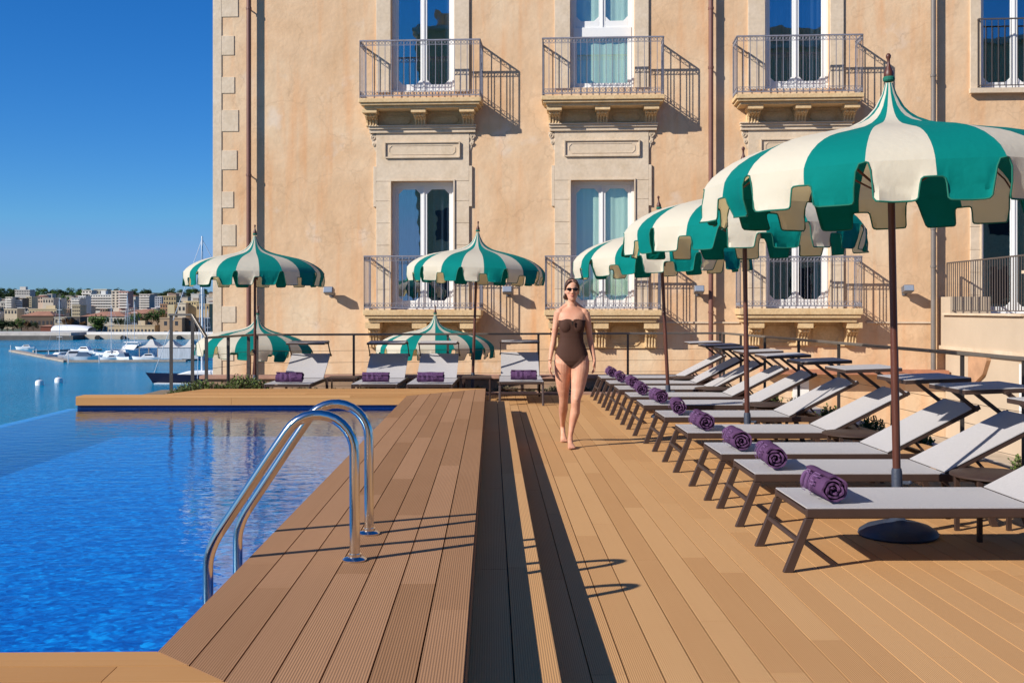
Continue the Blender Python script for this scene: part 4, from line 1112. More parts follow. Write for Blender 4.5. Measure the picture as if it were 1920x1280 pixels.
# buildings of the town
WM = {}
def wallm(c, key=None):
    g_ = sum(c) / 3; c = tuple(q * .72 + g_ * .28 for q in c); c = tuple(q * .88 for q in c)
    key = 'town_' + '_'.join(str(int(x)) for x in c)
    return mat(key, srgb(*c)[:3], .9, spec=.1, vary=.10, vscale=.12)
M_win = mat('town_window', (.035, .035, .04), .4)
M_rooft = mat('roof_tiles', srgb(158,112,88)[:3], .9, vary=.2, vscale=.2)
M_roofg = mat('roof_grey', srgb(150,144,138)[:3], .9, vary=.2, vscale=.2)
M_balc = mat('town_balcony', srgb(206,200,190)[:3], .9)
def town(u0, u1, vt, vb, Y, c, label, roof='flat', wins=None, depth=None, bal=False, group=None, ang=0.0, name='town_building'):
    X0, X1 = (u0 - 960) / F * Y, (u1 - 960) / F * Y; w_ = X1 - X0
    zt = CAMH + (578 - vt) / F * Y; zb = CAMH + (578 - vb) / F * Y; g = min(zb, ground_z((X0 + X1) / 2, Y)) - 1.5
    D = depth or max(9, min(w_ * .8, 20))
    t = thing(name, label, 'building', ((X0 + X1) / 2, Y, g), ang, group)
    h = zt - g; m = MB(); hw = w_ / 2
    m.box(-hw, hw, 0, D, 0, h)
    m.build('wall', wallm(c), t)
    if roof == 'hip':
        m = MB(); r = min(2.4, w_ * .14); e_ = .5; k = min(w_, D) * .35
        m.add([(-hw - e_, -e_, h + .01), (hw + e_, -e_, h + .01), (hw + e_, D + e_, h + .01), (-hw - e_, D + e_, h + .01), (-hw + k, D / 2, h + r), (hw - k, D / 2, h + r)],
              [(0, 1, 5, 4), (1, 2, 5), (2, 3, 4, 5), (3, 0, 4), (3, 2, 1, 0)]); m.build('roof', M_rooft, t)
    elif roof == 'flat':
        m = MB(); m.box(-hw - .25, hw + .25, -.25, D + .25, h + .01, h + .45)
        if w_ > 12:
            x = rnd.uniform(-hw * .6, hw * .3); m.box(x, x + rnd.uniform(3, 5), 2, 6, h + .451, h + rnd.uniform(2, 3))
        m.build('roof', wallm(tuple(min(255, q + 12) for q in c)), t)
    if wins:
        nc, nr = wins
        for r_ in range(nr):
            for k in range(nc):
                x = -hw + w_ * (k + .5) / nc; zz = (h - (zb - g > 0 and 0)) ; base = max(0, zb - g); z = base + (h - base) * (r_ + .5) / nr
                ww = min(1.3, w_ / nc * .5); wh = min(1.9, (h - base) / nr * .55)
                m = MB(); m.box(-ww / 2, ww / 2, -.08, .05, -wh / 2, wh / 2); m.build('window', M_win, t, loc=(x, 0, z))
        if bal:
            for r_ in range(nr):
                base = max(0, zb - g); z = base + (h - base) * r_ / nr
                if z > .5:
                    m = MB(); m.box(-hw, hw, -1.3, -.001, z - .15, z + .75); m.build('balcony', M_balc, t)
    return t
town(300, 341, 597, 633, 492, (196,156,112), 'two storey ochre stone customs house on the far quay', 'flat', (2, 2), depth=16)
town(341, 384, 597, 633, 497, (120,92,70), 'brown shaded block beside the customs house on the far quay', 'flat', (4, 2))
town(202, 290, 611, 631, 498, (206,180,136), 'long low cream arcade building behind the quay parapet', 'flat', (13, 1), depth=8)
town(152, 236, 593, 622, 540, (214,200,172), 'long white two storey palace with terracotta roof behind the trees', 'hip', (14, 2), depth=22)
town(234, 300, 588, 600, 560, (200,160,120), 'long low building with pale terracotta roof behind the quay trees', 'hip', None, depth=20)
town(102, 124, 596, 620, 520, (206,190,158), 'square pale stone building left of the white palace', 'flat', (3, 2))
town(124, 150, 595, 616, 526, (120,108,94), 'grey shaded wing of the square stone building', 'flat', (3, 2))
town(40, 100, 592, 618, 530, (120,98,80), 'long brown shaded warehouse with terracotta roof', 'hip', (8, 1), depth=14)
town(54, 106, 580, 593, 570, (218,190,140), 'long cream building with a row of small windows above the warehouse', 'flat', (9, 1))
town(8, 32, 580, 590, 575, (226,200,160), 'low cream house with small windows at the left', 'flat', (4, 1))
town(11, 23, 558, 580, 640, (216,204,182), 'pale apartment block with side balconies near the left edge', 'flat', (2, 5), bal=True)
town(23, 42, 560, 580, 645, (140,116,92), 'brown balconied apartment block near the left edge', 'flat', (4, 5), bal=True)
town(28, 56, 544, 553, 900, (206,198,186), 'unfinished concrete frame building on the hilltop', 'flat', (9, 2))
town(49, 59, 557, 578, 660, (232,208,158), 'narrow yellow apartment tower left of the pink houses', 'flat', (2, 5))
town(66, 80, 556, 568, 690, (232,196,166), 'small pink house with gable among the white houses', 'hip', (3, 2))
town(80, 100, 560, 569, 680, (228,208,180), 'low peach coloured house beside the pink one', 'flat', (4, 1))
town(98, 114, 560, 569, 690, (226,216,196), 'low cream house with flat roof in the middle of town', 'flat', (3, 1))
town(134, 150, 560, 578, 640, (206,206,200), 'grey and white striped apartment block with long balconies', 'flat', (3, 4), bal=True)
town(147, 160, 556, 574, 650, (236,234,226), 'bright white apartment block', 'flat', (3, 4))
town(135, 150, 573, 592, 590, (218,196,150), 'yellowish three storey house below the striped block', 'flat', (4, 3))
town(154, 172, 545, 575, 720, (226,216,196), 'tall cream stepped apartment block', 'flat', (3, 5), bal=True)
town(169, 212, 553, 578, 700, (222,220,210), 'wide white apartment complex with rows of balconies', 'flat', (9, 5), bal=True)
town(176, 200, 543, 553, 760, (214,206,176), 'cream penthouse block above the white complex', 'flat', (5, 1))
town(209, 224, 546, 577, 640, (230,214,186), 'cream left face of the tallest apartment tower', 'flat', (2, 6))
town(223, 240, 547, 577, 636, (216,160,140), 'salmon pink apartment tower with white balconies', 'flat', (3, 6), bal=True)
town(262, 281, 553, 580, 660, (196,184,170), 'apartment block with curved stacked balconies', 'flat', (3, 6), bal=True)
town(282, 303, 557, 574, 690, (190,194,200), 'pale grey apartment block beside the curved one', 'flat', (5, 4))
town(306, 330, 556, 572, 600, (206,176,120), 'round sand coloured tower house with terraces', 'flat', (5, 2))
town(300, 314, 571, 584, 580, (190,140,96), 'unfinished orange brick frame building', 'flat', (3, 2))
town(314, 327, 571, 590, 560, (232,206,150), 'plain yellow wall block above the customs house', 'none')
town(333, 348, 569, 588, 560, (236,214,178), 'plain cream block beside the yellow one', 'flat', (2, 1))
town(345, 372, 566, 572, 565, (236,206,140), 'long yellow rooftop terrace behind the yacht mast', 'flat', (6, 1))
town(368, 392, 571, 582, 555, (228,186,124), 'orange yellow house right of the yacht mast', 'flat', (4, 1))
cols = [(214,204,186), (196,186,170), (226,216,202), (206,180,150), (176,168,158), (220,198,170), (186,150,124)]
cn = ['pale grey', 'stone grey', 'off white', 'tan', 'grey', 'beige', 'brown']
r5 = random.Random(21)
for k in range(250):
    Y = r5.choice([600, 620, 680, 740, 800, 860, 920, 980, 1040]) + r5.uniform(-15, 15)
    u = r5.uniform(-60, 400) if k < 150 else r5.uniform(240, 400); wpx = r5.uniform(6, 17); u = u if k < 190 else (r5.uniform(-190, -50) if k < 230 else r5.uniform(390, 470)); X = (u - 960) / F * Y
    g = ground_z(X, Y); hb = r5.choice([5, 7, 9, 10, 12]) * (1 if Y > 700 else .8)
    vb = 578 - (g - CAMH) / F ** 1 * F * F / Y / 1.0 * 1 / F * 1 if False else 578 - (g - CAMH) * F / Y
    vt = vb - hb * F / Y
    if vt < 546: vt = 546 + r5.uniform(0, 3)
    if vb - vt < 3: continue
    ci = r5.randrange(7)
    far = Y > 760
    lb = f'small {cn[ci]} house ' + ('high on the far hillside' if far else 'packed in the town behind the quay')
    town(u, u + wpx, vt, vb, Y, cols[ci], lb, r5.choice(['flat', 'flat', 'flat', 'hip']), (max(2, int(wpx / 4)), max(1, int((vb - vt) / 5))) if not far else None, group=f'{cn[ci]} houses ' + ('on the hillside' if far else 'in the town'))
# red roof pavilion, white tent, boat shed
town(76, 96, 612, 617, 505, (150,80,60), 'small red roofed kiosk behind the west quay', 'hip', None, depth=8)
t = thing('tent', 'large white curved marquee roof standing on the quay', 'tent', ((130 - 960) / F * 492, 492, SEA + 2.1))
m = MB(); vs = []; 
for i in range(13):
    x = -8.5 + 17 * i / 12
    for j in range(9):
        a = PI * j / 8; vs.append((x, 5 - 5.2 * math.cos(a), 1.6 + (2.6 if i < 12 else 2.2) * math.sin(a) * (1 - (abs(x + 2) / 12) ** 2 * .4)))
m.add(vs, [(i*9+j, (i+1)*9+j, (i+1)*9+j+1, i*9+j+1) for i in range(12) for j in range(8)]); m.build('canopy', mat('tent_white', (.72, .73, .74), .7), t, smooth=True)
m = MB(); m.box(-8.4, 8.4, .1, 9.8, 0, 1.62); m.build('side_wall', mat('tent_side', (.55, .55, .55), .8), t)

# ------------------------------------------------------------------ trees
M_leafd = mat('leaves_dark', (.035, .06, .022), .8, vary=.45, vscale=1.2, spec=.2)
M_leafg = mat('leaves_green', (.08, .15, .035), .8, vary=.4, vscale=1.2, spec=.2)
M_leafo = mat('leaves_rust', (.14, .075, .03), .8, vary=.4, vscale=1.2, spec=.2)
M_bark = mat('bark', (.12, .08, .05), .9)
def crown_mb(rr, rh, n, seed, leaf=.5):
    r_ = random.Random(seed); m = MB()
    lobes = [(Vector((r_.uniform(-.55, .55) * rr, r_.uniform(-.55, .55) * rr, rh * r_.uniform(-.45, .5))), r_.uniform(.35, .6)) for _ in range(9)]
    for k in range(n):
        c, s_ = lobes[k % 9]
        v = Vector((r_.gauss(0, 1), r_.gauss(0, 1), r_.gauss(0, 1))).normalized() * (r_.random() ** .35)
        p = c + Vector((v.x * rr * s_, v.y * rr * s_, v.z * rh * s_))
        q = Matrix.Rotation(r_.uniform(0, 6.3), 4, 'Z') @ Matrix.Rotation(r_.uniform(-1.2, 1.2), 4, 'X'); l = leaf * r_.uniform(.6, 1.3)
        vs = [q @ Vector(a) * l + p for a in ((-.5, 0, 0), (0, -.3, .1), (.5, 0, 0), (0, .3, -.1))]
        m.add(vs, [(0, 1, 2, 3)])
    return m
def tree(rr, rh, trunk, n, seed, m_, leaf=.6):
    t = thing('tree', 'x', 'tree')
    m = MB(); m.tube([(0, 0, 0), (.1, 0, trunk * .6), (0, .1, trunk + rh * .4)], [.28, .22, .1], 7)
    for k in range(4):
        a = k * 1.6; m.tube([(0, 0, trunk * .7), (math.cos(a) * rr * .5, math.sin(a) * rr * .5, trunk + rh * .5)], [.12, .04], 5)
    m.build('trunk', M_bark, t)
    crown_mb(rr, rh, n, seed, leaf).build('crown', m_, t, loc=(0, 0, trunk + rh * .75))
    return t
protos = [tree(3.6, 3.2, 1.6, 900, 1, M_leafg), tree(3.4, 3.0, 1.2, 900, 2, M_leafd), tree(2.6, 2.4, 1.6, 700, 3, M_leafo)]
used = set()
def put_tree(k, u, vb, Y, sc, label, group=None):
    o = protos[k] if k not in used else copy_tree(protos[k]); used.add(k)
    X = (u - 960) / F * Y; z = CAMH + (578 - vb) / F * Y
    if Y > 600: z = ground_z(X, Y) - .5
    o.location = (X, Y, z); o.scale = (sc, sc, sc); o.rotation_euler = (0, 0, rnd.uniform(0, 6)); o['label'] = label
    if group: o['group'] = group
for k, u, vb, sc, lb in [(0, 178, 627, 1.5, 'large bright green tree on the quay, left one of the pair'), (0, 191, 627, 1.5, 'large bright green tree on the quay beside the cream arcade'), (1, 170, 626, .8, 'dark tree behind the left green quay tree'),
                     (1, 222, 615, .95, 'dark green tree behind the arcade, left of the row'), (1, 236, 615, .8, 'dark green tree behind the arcade, second of the row'), (0, 253, 614, 1.2, 'green tree behind the middle of the arcade'),
                     (2, 270, 613, 1.0, 'rusty brown tree behind the arcade'), (1, 284, 612, 1.4, 'tall dark tree left of the customs house'), (0, 296, 612, 1.4, 'tall green tree touching the customs house'),
                     (1, 290, 628, .6, 'small dark tree in front of the customs house wall'),
                     (2, 122, 615, 1.0, 'rusty brown tree against the grey wing'), (2, 132, 615, .9, 'second rusty tree against the grey wing'), (2, 156, 616, .7, 'small rusty tree at the white palace'),
                     (1, 4, 622, 1.2, 'dark tree at the left edge behind the west quay'), (1, 14, 622, 1.15, 'dark tree beside the leftmost one'), (1, 24, 622, 1.1, 'dark rounded tree behind the west quay'), (0, 40, 620, 1.0, 'green tree behind the west quay'),
                     (2, 52, 620, .9, 'rusty tree behind the west quay'), (1, 62, 620, .9, 'dark low tree near the red kiosk'), (1, -8, 622, 1.2, 'dark tree cut off by the left edge')]:
    put_tree(k, u, vb, 503 + (sc * 7) % 9, sc * .92, lb)
r6 = random.Random(5)
for k in range(270):
    Y = r6.uniform(600, 1250) if k < 110 else r6.uniform(1000, 1320); u = r6.uniform(-30, 400)
    kk = 1 if r6.random() < .75 else 0
    put_tree(kk, u, 0, Y, r6.uniform(.8, 1.7), ['bright', 'dark'][kk] + ' green tree among the houses of the far hillside', 'trees on the hillside')

# ------------------------------------------------------------------ harbour
M_hullw = mat('hull_white', (.75, .75, .74), .3); M_hulln = mat('hull_navy', (.006, .010, .03), .5, spec=.1)
M_deckb = mat('boat_deck', (.6, .55, .45), .6); M_spar = mat('spar', (.7, .7, .7), .3, .3); M_bwin = mat('boat_window', (.02, .02, .03), .15)
M_teal = mat('boat_cover', (.08, .13, .2), .7)
def hull(L_, B, Hh, sheer=.25):
    m = MB(); n = 14; vs = []; K = 7
    for i in range(n + 1):
        t = i / n; x = -L_ / 2 + L_ * t
        w_ = B / 2 * (1 - max(0, (t - .45) / .55) ** 2.2) * (.82 + .18 * min(1, t * 3)); top = Hh * (1 + sheer * (2 * t - .8) ** 2); 
        xo = .10 * L_ * max(0, t - .7) / .3
        for j in range(K):
            a = PI * j / (K - 1); yy = -math.cos(a) * w_; zz = top if j in (0, K - 1) else top - (top + .4) * (math.sin(a) ** .6)
            vs.append((x + (xo * (zz / Hh) if zz > 0 else 0) * .5, yy, zz))
    fs = [(i*K+j, (i+1)*K+j, (i+1)*K+j+1, i*K+j+1) for i in range(n) for j in range(K - 1)] + [tuple(range(K))]
    fs += [(i*K, i*K+K-1, (i+1)*K+K-1, (i+1)*K) for i in range(n)]
    m.add(vs, fs); return m
def rig(t, L_, Hm, x=.05, boom=True, r=.09):
    m = MB(); m.tube([(x * L_, 0, .8), (x * L_, 0, Hm)], [r, r * .7], 8); ms = m.build('mast', M_spar, t)
    m = MB()
    for f in (.35, .6, .8): m.bar((x * L_, -L_ * .08, Hm * f), (x * L_, L_ * .08, Hm * f), .08)
    m.build('spreader', M_spar, ms)
    if boom: m = MB(); m.tube([(x * L_, 0, 2.3), (x * L_ - L_ * .36, 0, 2.3)], .14, 6); m.build('boom', M_teal, t)
    m = MB()
    for p in ((L_ * .5, 0, 1.3), (-L_ * .48, 0, 1.3), (x * L_, -L_ * .13, 1), (x * L_, L_ * .13, 1)): m.tube([(x * L_, 0, Hm * .98), p], .025 if L_ < 20 else .06, 4)
    m.build('stay', M_spar, t)
def sailboat(L_, Hm, lb, u, v, ang, hm=None, Y=None, group='sailing boats in the marina'):
    Yy = (CAMH - SEA) * F / (v - 578) if Y is None else Y
    t = thing('sailing_boat', lb, 'boat', ((u - 960) / F * Yy, Yy, SEA), R(ang), group)
    hull(L_, L_ * .3, L_ * .09).build('hull', hm or M_hullw, t, smooth=40)
    m = MB(); m.prism([(-L_ * .25, L_ * .085), (L_ * .2, L_ * .1), (L_ * .12, L_ * .145), (-L_ * .2, L_ * .15)], -L_ * .09, L_ * .09, 'y'); cb = m.build('cabin', M_hullw, t, bevel=.1)
    m = MB(); m.box(-L_ * .16, L_ * .08, -L_ * .0915, L_ * .0915, L_ * .112, L_ * .13); m.build('cabin_window', M_bwin, cb)
    rig(t, L_, Hm); return t
def motorboat(L_, lb, u, v, ang, cover=False, group='motor boats in the marina', hm=None):
    Yy = (CAMH - SEA) * F / (v - 578)
    t = thing('motor_boat', lb, 'boat', ((u - 960) / F * Yy, Yy, SEA), R(ang), group)
    hull(L_, L_ * .34, L_ * .13).build('hull', hm or M_hullw, t, smooth=40)
    m = MB(); m.prism([(-L_ * .3, L_ * .12), (L_ * .22, L_ * .14), (L_ * .06, L_ * .27), (-L_ * .2, L_ * .28)], -L_ * .12, L_ * .12, 'y'); m.build('cabin', M_teal if cover else M_hullw, t, bevel=.08)
    if not cover: m = MB(); m.prism([(-L_ * .2, L_ * .20), (L_ * .10, L_ * .20), (L_ * .055, L_ * .255), (-L_ * .18, L_ * .255)], -L_ * .122, L_ * .122, 'y'); m.build('windscreen', M_bwin, t)
    return t
# the big dark hulled yacht
Yy = 200.0
t = thing('sailing_yacht', 'large navy hulled sailing yacht moored in front of the palace corner', 'yacht', ((402 - 960) / F * Yy, Yy, SEA), R(180))
hull(23, 5.6, 1.55, .18).build('hull', M_hulln, t, smooth=40)
m = MB(); m.box(-11.2, 10.6, -2.3, 2.3, -.12, .12); m.build('waterline_stripe', M_hullw, t)
m = MB(); m.prism([(-4, 1.5), (7, 1.6), (4.5, 2.3), (-2.5, 2.5)], -1.4, 1.4, 'y'); m.build('deckhouse', M_hullw, t, bevel=.2)
m = MB(); m.box(-9, -4.2, -1.6, 1.6, 1.5, 3.4); m.build('cockpit_canopy', M_hullw, t, bevel=.3)
rig(t, 23, 27.5, .10, True, .24)
motor = [(10, 'white catamaran like cruiser', 0, 0)]
# catamaran
Yc = (CAMH - SEA) * F / (669 - 578)
t = thing('catamaran', 'white catamaran with dark opening between its hulls and a radar arch', 'boat', ((252 - 960) / F * Yc, Yc, SEA), R(-112))
for s in (-1, 1):
    m = hull(12, 1.8, 1.9); m.build('hull', M_hullw, t, smooth=40, loc=(0, s * 2.7, 0))
m = MB(); m.box(-5.4, 3.6, -2.6, 2.6, 1.3, 2.0); m.prism([(-4.5, 2.001), (3.2, 2.001), (1.4, 3.5), (-4.5, 3.6)], -2.4, 2.4, 'y'); m.build('bridge_deck', M_hullw, t, bevel=.15)
m = MB(); m.prism([(-4.2, 2.7), (2.4, 2.6), (1.7, 3.2), (-4.2, 3.2)], -2.42, 2.42, 'y'); m.box(-4.52, -4.5, -2, 2, 2.2, 3.3); m.build('cabin_window', M_bwin, t)
m = MB(); m.box(-5.2, 1.5, -2.5, 2.5, 4.2, 4.35); 
for x in (-5, .8):
    for y in (-2.2, 2.2): m.box(x - .08, x + .08, y - .08, y + .08, 3.4, 4.2)
m.build('flybridge', M_hullw, t)
rig(t, 12, 16, 0, False)
sailboat(11, 17, 'white sailing boat with tall mast moored bow on at the left pontoon', 114, 671, 250)
sailboat(13, 15, 'white sailing boat with red trim left of the catamaran', 212, 670, 160)
sailboat(12, 19, 'sailing boat whose mast rises behind the catamaran', 238, 660, 100)
sailboat(10, 14, 'sailing boat at the right end of the marina', 388, 668, 80)
for L_, u, v, a, c, lb in [(6, 48, 655, 190, 0, 'small white motor boat alone at the outer end of the pontoon'), (8, 157, 663, 170, 0, 'white motor boat on the inner pontoon'), (9, 142, 674, 20, 0, 'long open motor boat in front of the inner pontoon'),
                           (8, 160, 675, 12, 1, 'dark covered motor boat on the front pontoon'), (5, 207, 675, 200, 0, 'tiny white dinghy on the front pontoon'), (7, 230, 675, 150, 1, 'dark covered boat in front of the catamaran'),
                           (7, 276, 676, 190, 0, 'white motor boat beside the tented pavilion'), (8, 352, 667, 160, 0, 'white motor boat behind the tented pavilion'), (7, 366, 674, 20, 1, 'dark covered boat at the right end of the marina')]:
    motorboat(L_, lb, u, v, a, c)
M_pont = mat('pontoon_wood', (.32, .27, .22), .9, vary=.2, vscale=1)
def seapt(u, v): Y = (CAMH - SEA) * F / (v - 578); return Vector(((u - 960) / F * Y, Y, SEA + .3))
for a, b_, lb, w_ in [((24, 659), (128, 679), 'long wooden pontoon running diagonally at the left of the marina', 2.4), ((128, 679), (350, 678), 'long wooden pontoon in front of the marina', 2.4),
                      ((62, 660), (190, 657), 'inner wooden pontoon behind the sailing boats', 1.8), ((130, 667), (215, 665), 'short middle pontoon of the marina', 1.6)]:
    m = MB(); m.bar(seapt(*a), seapt(*b_), w_, .5); tag(m.build('pontoon', M_pont), lb, 'pontoon', 'marina pontoons')
for k, (u, v) in enumerate([(68, 668), (91, 672), (128, 681), (186, 680), (20, 660)]):
    p = seapt(u, v); m = MB(); m.tube([(p.x, p.y, SEA - 1), (p.x, p.y, SEA + 2.2)], .14, 6); tag(m.build('mooring_pile', M_spar), 'thin pale mooring pile standing at the marina pontoon', 'post', 'mooring piles')
t = thing('pavilion', 'floating pavilion with three pointed canvas roofs and grey curtain walls', 'pavilion', seapt(318, 676) + Vector((0, 2, 0)))
for k, x in enumerate((-5.5, -.2, 5.2)):
    m = MB(); m.add([(x - 2.8, -2.5, 3.2), (x + 2.8, -2.5, 3.2), (x + 2.8, 3, 3.2), (x - 2.8, 3, 3.2), (x - .3, 0, 5.4), (x + .3, 0, 5.4), (x + 1.2, -1, 3.9), (x - 1.2, -1, 3.9)], [(0, 1, 6, 7), (7, 6, 5, 4), (1, 2, 5, 6), (2, 3, 4, 5), (3, 0, 7, 4)]); m.build('canvas_roof', mat('canvas_grey', (.5, .49, .46), .8), t)
m = MB(); m.box(-3, 7.6, -2.3, 2.6, .2, 3.15); m.build('side_curtain', mat('curtain_grey', (.42, .45, .48), .8, vary=.3, vscale=2, stretch=(4, 4, .2)), t)
m = MB()
for x in (-8, -5.5, -3.1): m.box(x - .1, x + .1, -2.3, -2.1, .2, 3.2)
m.build('post', M_pont, t)
for u, v, lb in ((74, 722, 'white mooring buoy nearer to the pool, left of the two'), (110, 717, 'white mooring buoy farther out, right of the two')):
    p = seapt(u, v); t = thing('mooring_buoy', lb, 'buoy', (p.x, p.y, SEA), 0, 'white mooring buoys')
    m = MB(); m.lathe([(.1, -.3), (.72, -.1), (.74, .5), (.62, .85), (.2, 1.0), (.05, 1.02)], 16); m.build('float', M_hullw, t, smooth=50)
    m = MB(); m.lathe([(.06, 1.02), (.06, 1.25), (.02, 1.3)], 8); m.build('ring', M_bwin, t)

# ------------------------------------------------------------------ shrubs
M_leafb = mat('shrub_leaves', (.12, .17, .04), .6, vary=.4, vscale=9, spec=.3)
def shrub(rr, h, n, seed, m_=None):
    r_ = random.Random(seed); t = thing('shrub', 'x', 'shrub'); m = MB(); st = MB()
    for k in range(n):
        a = r_.uniform(0, 6.28); q = r_.random() ** .5; bx, by = math.cos(a) * q * rr * .7, math.sin(a) * q * rr * .7
        hh_ = h * r_.uniform(.5, 1.0) * (1 - .3 * q); tx, ty = bx * 1.4 + r_.uniform(-.05, .05), by * 1.4 + r_.uniform(-.05, .05)
        pts = [Vector((bx, by, 0)), Vector(((bx + tx) / 2 + .02, (by + ty) / 2, hh_ * .55)), Vector((tx, ty, hh_))]
        st.tube(pts, .003, 4)
        for j in range(12):
            f = r_.uniform(.25, 1); p = pts[0].lerp(pts[1], f * 2) if f < .5 else pts[1].lerp(pts[2], f * 2 - 1)
            d_ = Vector((r_.gauss(0, 1), r_.gauss(0, 1), .5 + r_.random())).normalized(); sd = d_.cross(Vector((0, 0, 1))).normalized(); l = r_.uniform(.035, .065)
            m.add([p, p + d_ * l * .5 + sd * l * .28, p + d_ * l, p + d_ * l * .5 - sd * l * .28], [(0, 1, 2, 3)])
    st.build('stem', M_bark, t); m.build('foliage', m_ or M_leafb, t); return t
sh = [shrub(.28, .50, 80, 1), shrub(.22, .40, 60, 2), shrub(.16, .2, 26, 3, mat('dry_leaves', (.16, .13, .07), .8, vary=.4, vscale=9))]
us = set()
def put_sh(k, u, Y, sc, z, lb, g):
    o = sh[k] if k not in us else copy_tree(sh[k]); us.add(k)
    sc = sc * (.80 if g == 'shrubs beyond the far pool edge' else 1); o.location = ((u - 960) / F * Y, Y, z); o.scale = (sc, sc, sc); o.rotation_euler = (0, 0, rnd.uniform(0, 6)); o['label'] = lb; o['group'] = g
g1 = 'shrubs beyond the far pool edge'
for i, (u, Y, k, sc) in enumerate([(325, 15.5, 1, .7), (343, 15.6, 0, .75), (360, 15.7, 0, .95), (378, 15.6, 0, 1.0), (396, 15.7, 0, .9), (412, 15.9, 1, .9), (428, 15.8, 0, .85), (444, 15.9, 0, 1.0), (458, 16.1, 0, 1.15), (474, 15.9, 1, 1.0), (487, 16.2, 0, .9), (310, 15.5, 1, .5), (296, 15.5, 1, .4), (497, 16.0, 1, .7)]):
    put_sh(k, u, Y, sc, .10, 'leafy green shrub in the row beyond the far pool edge', g1)
g2 = 'small plants along the back planting strip'
for i in range(22):
    u = 560 + i * 27 + rnd.uniform(-8, 8)
    put_sh(2, u, 18.95, rnd.uniform(.6, 1.1), -.06, 'small dry plant in the strip behind the back of the deck', g2)
g3 = 'small plants outside the side railing'
for y in (7.0, 8.2, 9.0, 10.0, 11.2, 12.3, 13.6, 15.0, 16.4, 17.6):
    put_sh(1, 960 + (rx(y) + .35) / y * F, y, .8, -.15, 'small green plant outside the side railing behind the loungers', g3)
mb = MB(); mb.box(-5.6, -4.62, 15.2, 18.2, -.25, .10); place_deck(struct(mb, 'planting_bed', M_gravel))
mb = MB()
ys = [3 + .5 * i for i in range(33)]
for a, b_ in zip(ys[:-1], ys[1:]): mb.prism([(rx(a) + .06, a), (rx(a) + .75, a), (rx(b_) + .75, b_), (rx(b_) + .06, b_)], -.5, -.15)
struct(mb, 'side_planting_strip', M_gravel)
# ------------------------------------------------------------------ the walking woman
def union_mesh(name, mb, voxel, smooth=6, fac=.5):
    me = mb.mesh(name + '_src', MATS['canvas_cream'])
    o = bpy.data.objects.new(name + '_tmp', me); COL.objects.link(o)
    r = o.modifiers.new('r', 'REMESH'); r.mode = 'VOXEL'; r.voxel_size = voxel; r.adaptivity = 0
    if smooth: s = o.modifiers.new('s', 'SMOOTH'); s.factor = fac; s.iterations = smooth
    dg = bpy.context.evaluated_depsgraph_get(); dg.update()
    new = bpy.data.meshes.new_from_object(o.evaluated_get(dg)); new.name = name
    bpy.data.objects.remove(o); bpy.data.meshes.remove(me)
    new.materials.clear(); new.shade_smooth()
    return new
def skinm():
    m = bpy.data.materials.new('skin'); m.use_nodes = True; b = m.node_tree.nodes['Principled BSDF']; N = m.node_tree.nodes; L = m.node_tree.links
    tc = N.new('ShaderNodeTexCoord'); n = N.new('ShaderNodeTexNoise'); n.inputs['Scale'].default_value = 9; n.inputs['Detail'].default_value = 4; L.new(tc.outputs['Object'], n.inputs['Vector'])
    r = N.new('ShaderNodeValToRGB'); r.color_ramp.elements[0].position = .35; r.color_ramp.elements[1].position = .7
    r.color_ramp.elements[0].color = (*srgb(196,138,110)[:3], 1); r.color_ramp.elements[1].color = (*srgb(216,162,132)[:3], 1)
    L.new(n.outputs['Fac'], r.inputs['Fac']); L.new(r.outputs['Color'], b.inputs['Base Color'])
    b.inputs['Roughness'].default_value = .58; b.inputs['Specular IOR Level'].default_value = .35; b.inputs['Subsurface Weight'].default_value = .06; b.inputs['Subsurface Radius'].default_value = (.02, .008, .004); b.inputs['Subsurface Scale'].default_value = .3
    return m
M_skin = skinm()
TOR = [(.845, .0, .01, .07, .07), (.875, 0, .01, .125, .095), (.92, -.002, .012, .178, .115), (.965, -.004, .014, .180, .118), (1.01, -.005, .012, .168, .110), (1.06, -.006, .008, .150, .098), (1.11, -.006, .004, .130, .088),
       (1.16, -.005, .002, .121, .083), (1.21, -.004, .0, .122, .084), (1.26, -.002, 0, .129, .090), (1.31, 0, .0, .140, .096), (1.355, 0, .002, .145, .094), (1.395, 0, .006, .145, .084), (1.43, 0, .010, .146, .070),
       (1.458, 0, .014, .118, .056), (1.478, 0, .017, .095, .050), (1.50, 0, .018, .052, .046), (1.53, 0, .012, .040, .042)]
LEGF = [((.045, .005, 1.03), .05), ((.062, .004, .99), .080), ((.078, .002, .945), .096), ((.088, .0, .90), .101), ((.084, -.015, .82), .098), ((.070, -.035, .70), .081), ((.055, -.06, .60), .067), ((.038, -.085, .525), .055), ((.034, -.088, .485), .051), ((.034, -.075, .43), .048), ((.030, -.06, .37), .052), ((.012, -.055, .30), .044), ((-.006, -.06, .21), .032), ((-.020, -.075, .13), .025), ((-.024, -.085, .085), .026)]
LEGR = [((-.045, .005, 1.03), .05), ((-.062, .006, .99), .080), ((-.078, .008, .945), .096), ((-.090, .01, .90), .101), ((-.090, .035, .82), .097), ((-.092, .075, .70), .081), ((-.088, .11, .60), .067), ((-.080, .145, .525), .054), ((-.080, .17, .485), .050), ((-.080, .215, .43), .048), ((-.080, .27, .375), .050), ((-.080, .33, .32), .044), ((-.080, .40, .245), .033), ((-.078, .455, .185), .027), ((-.076, .475, .155), .027)]
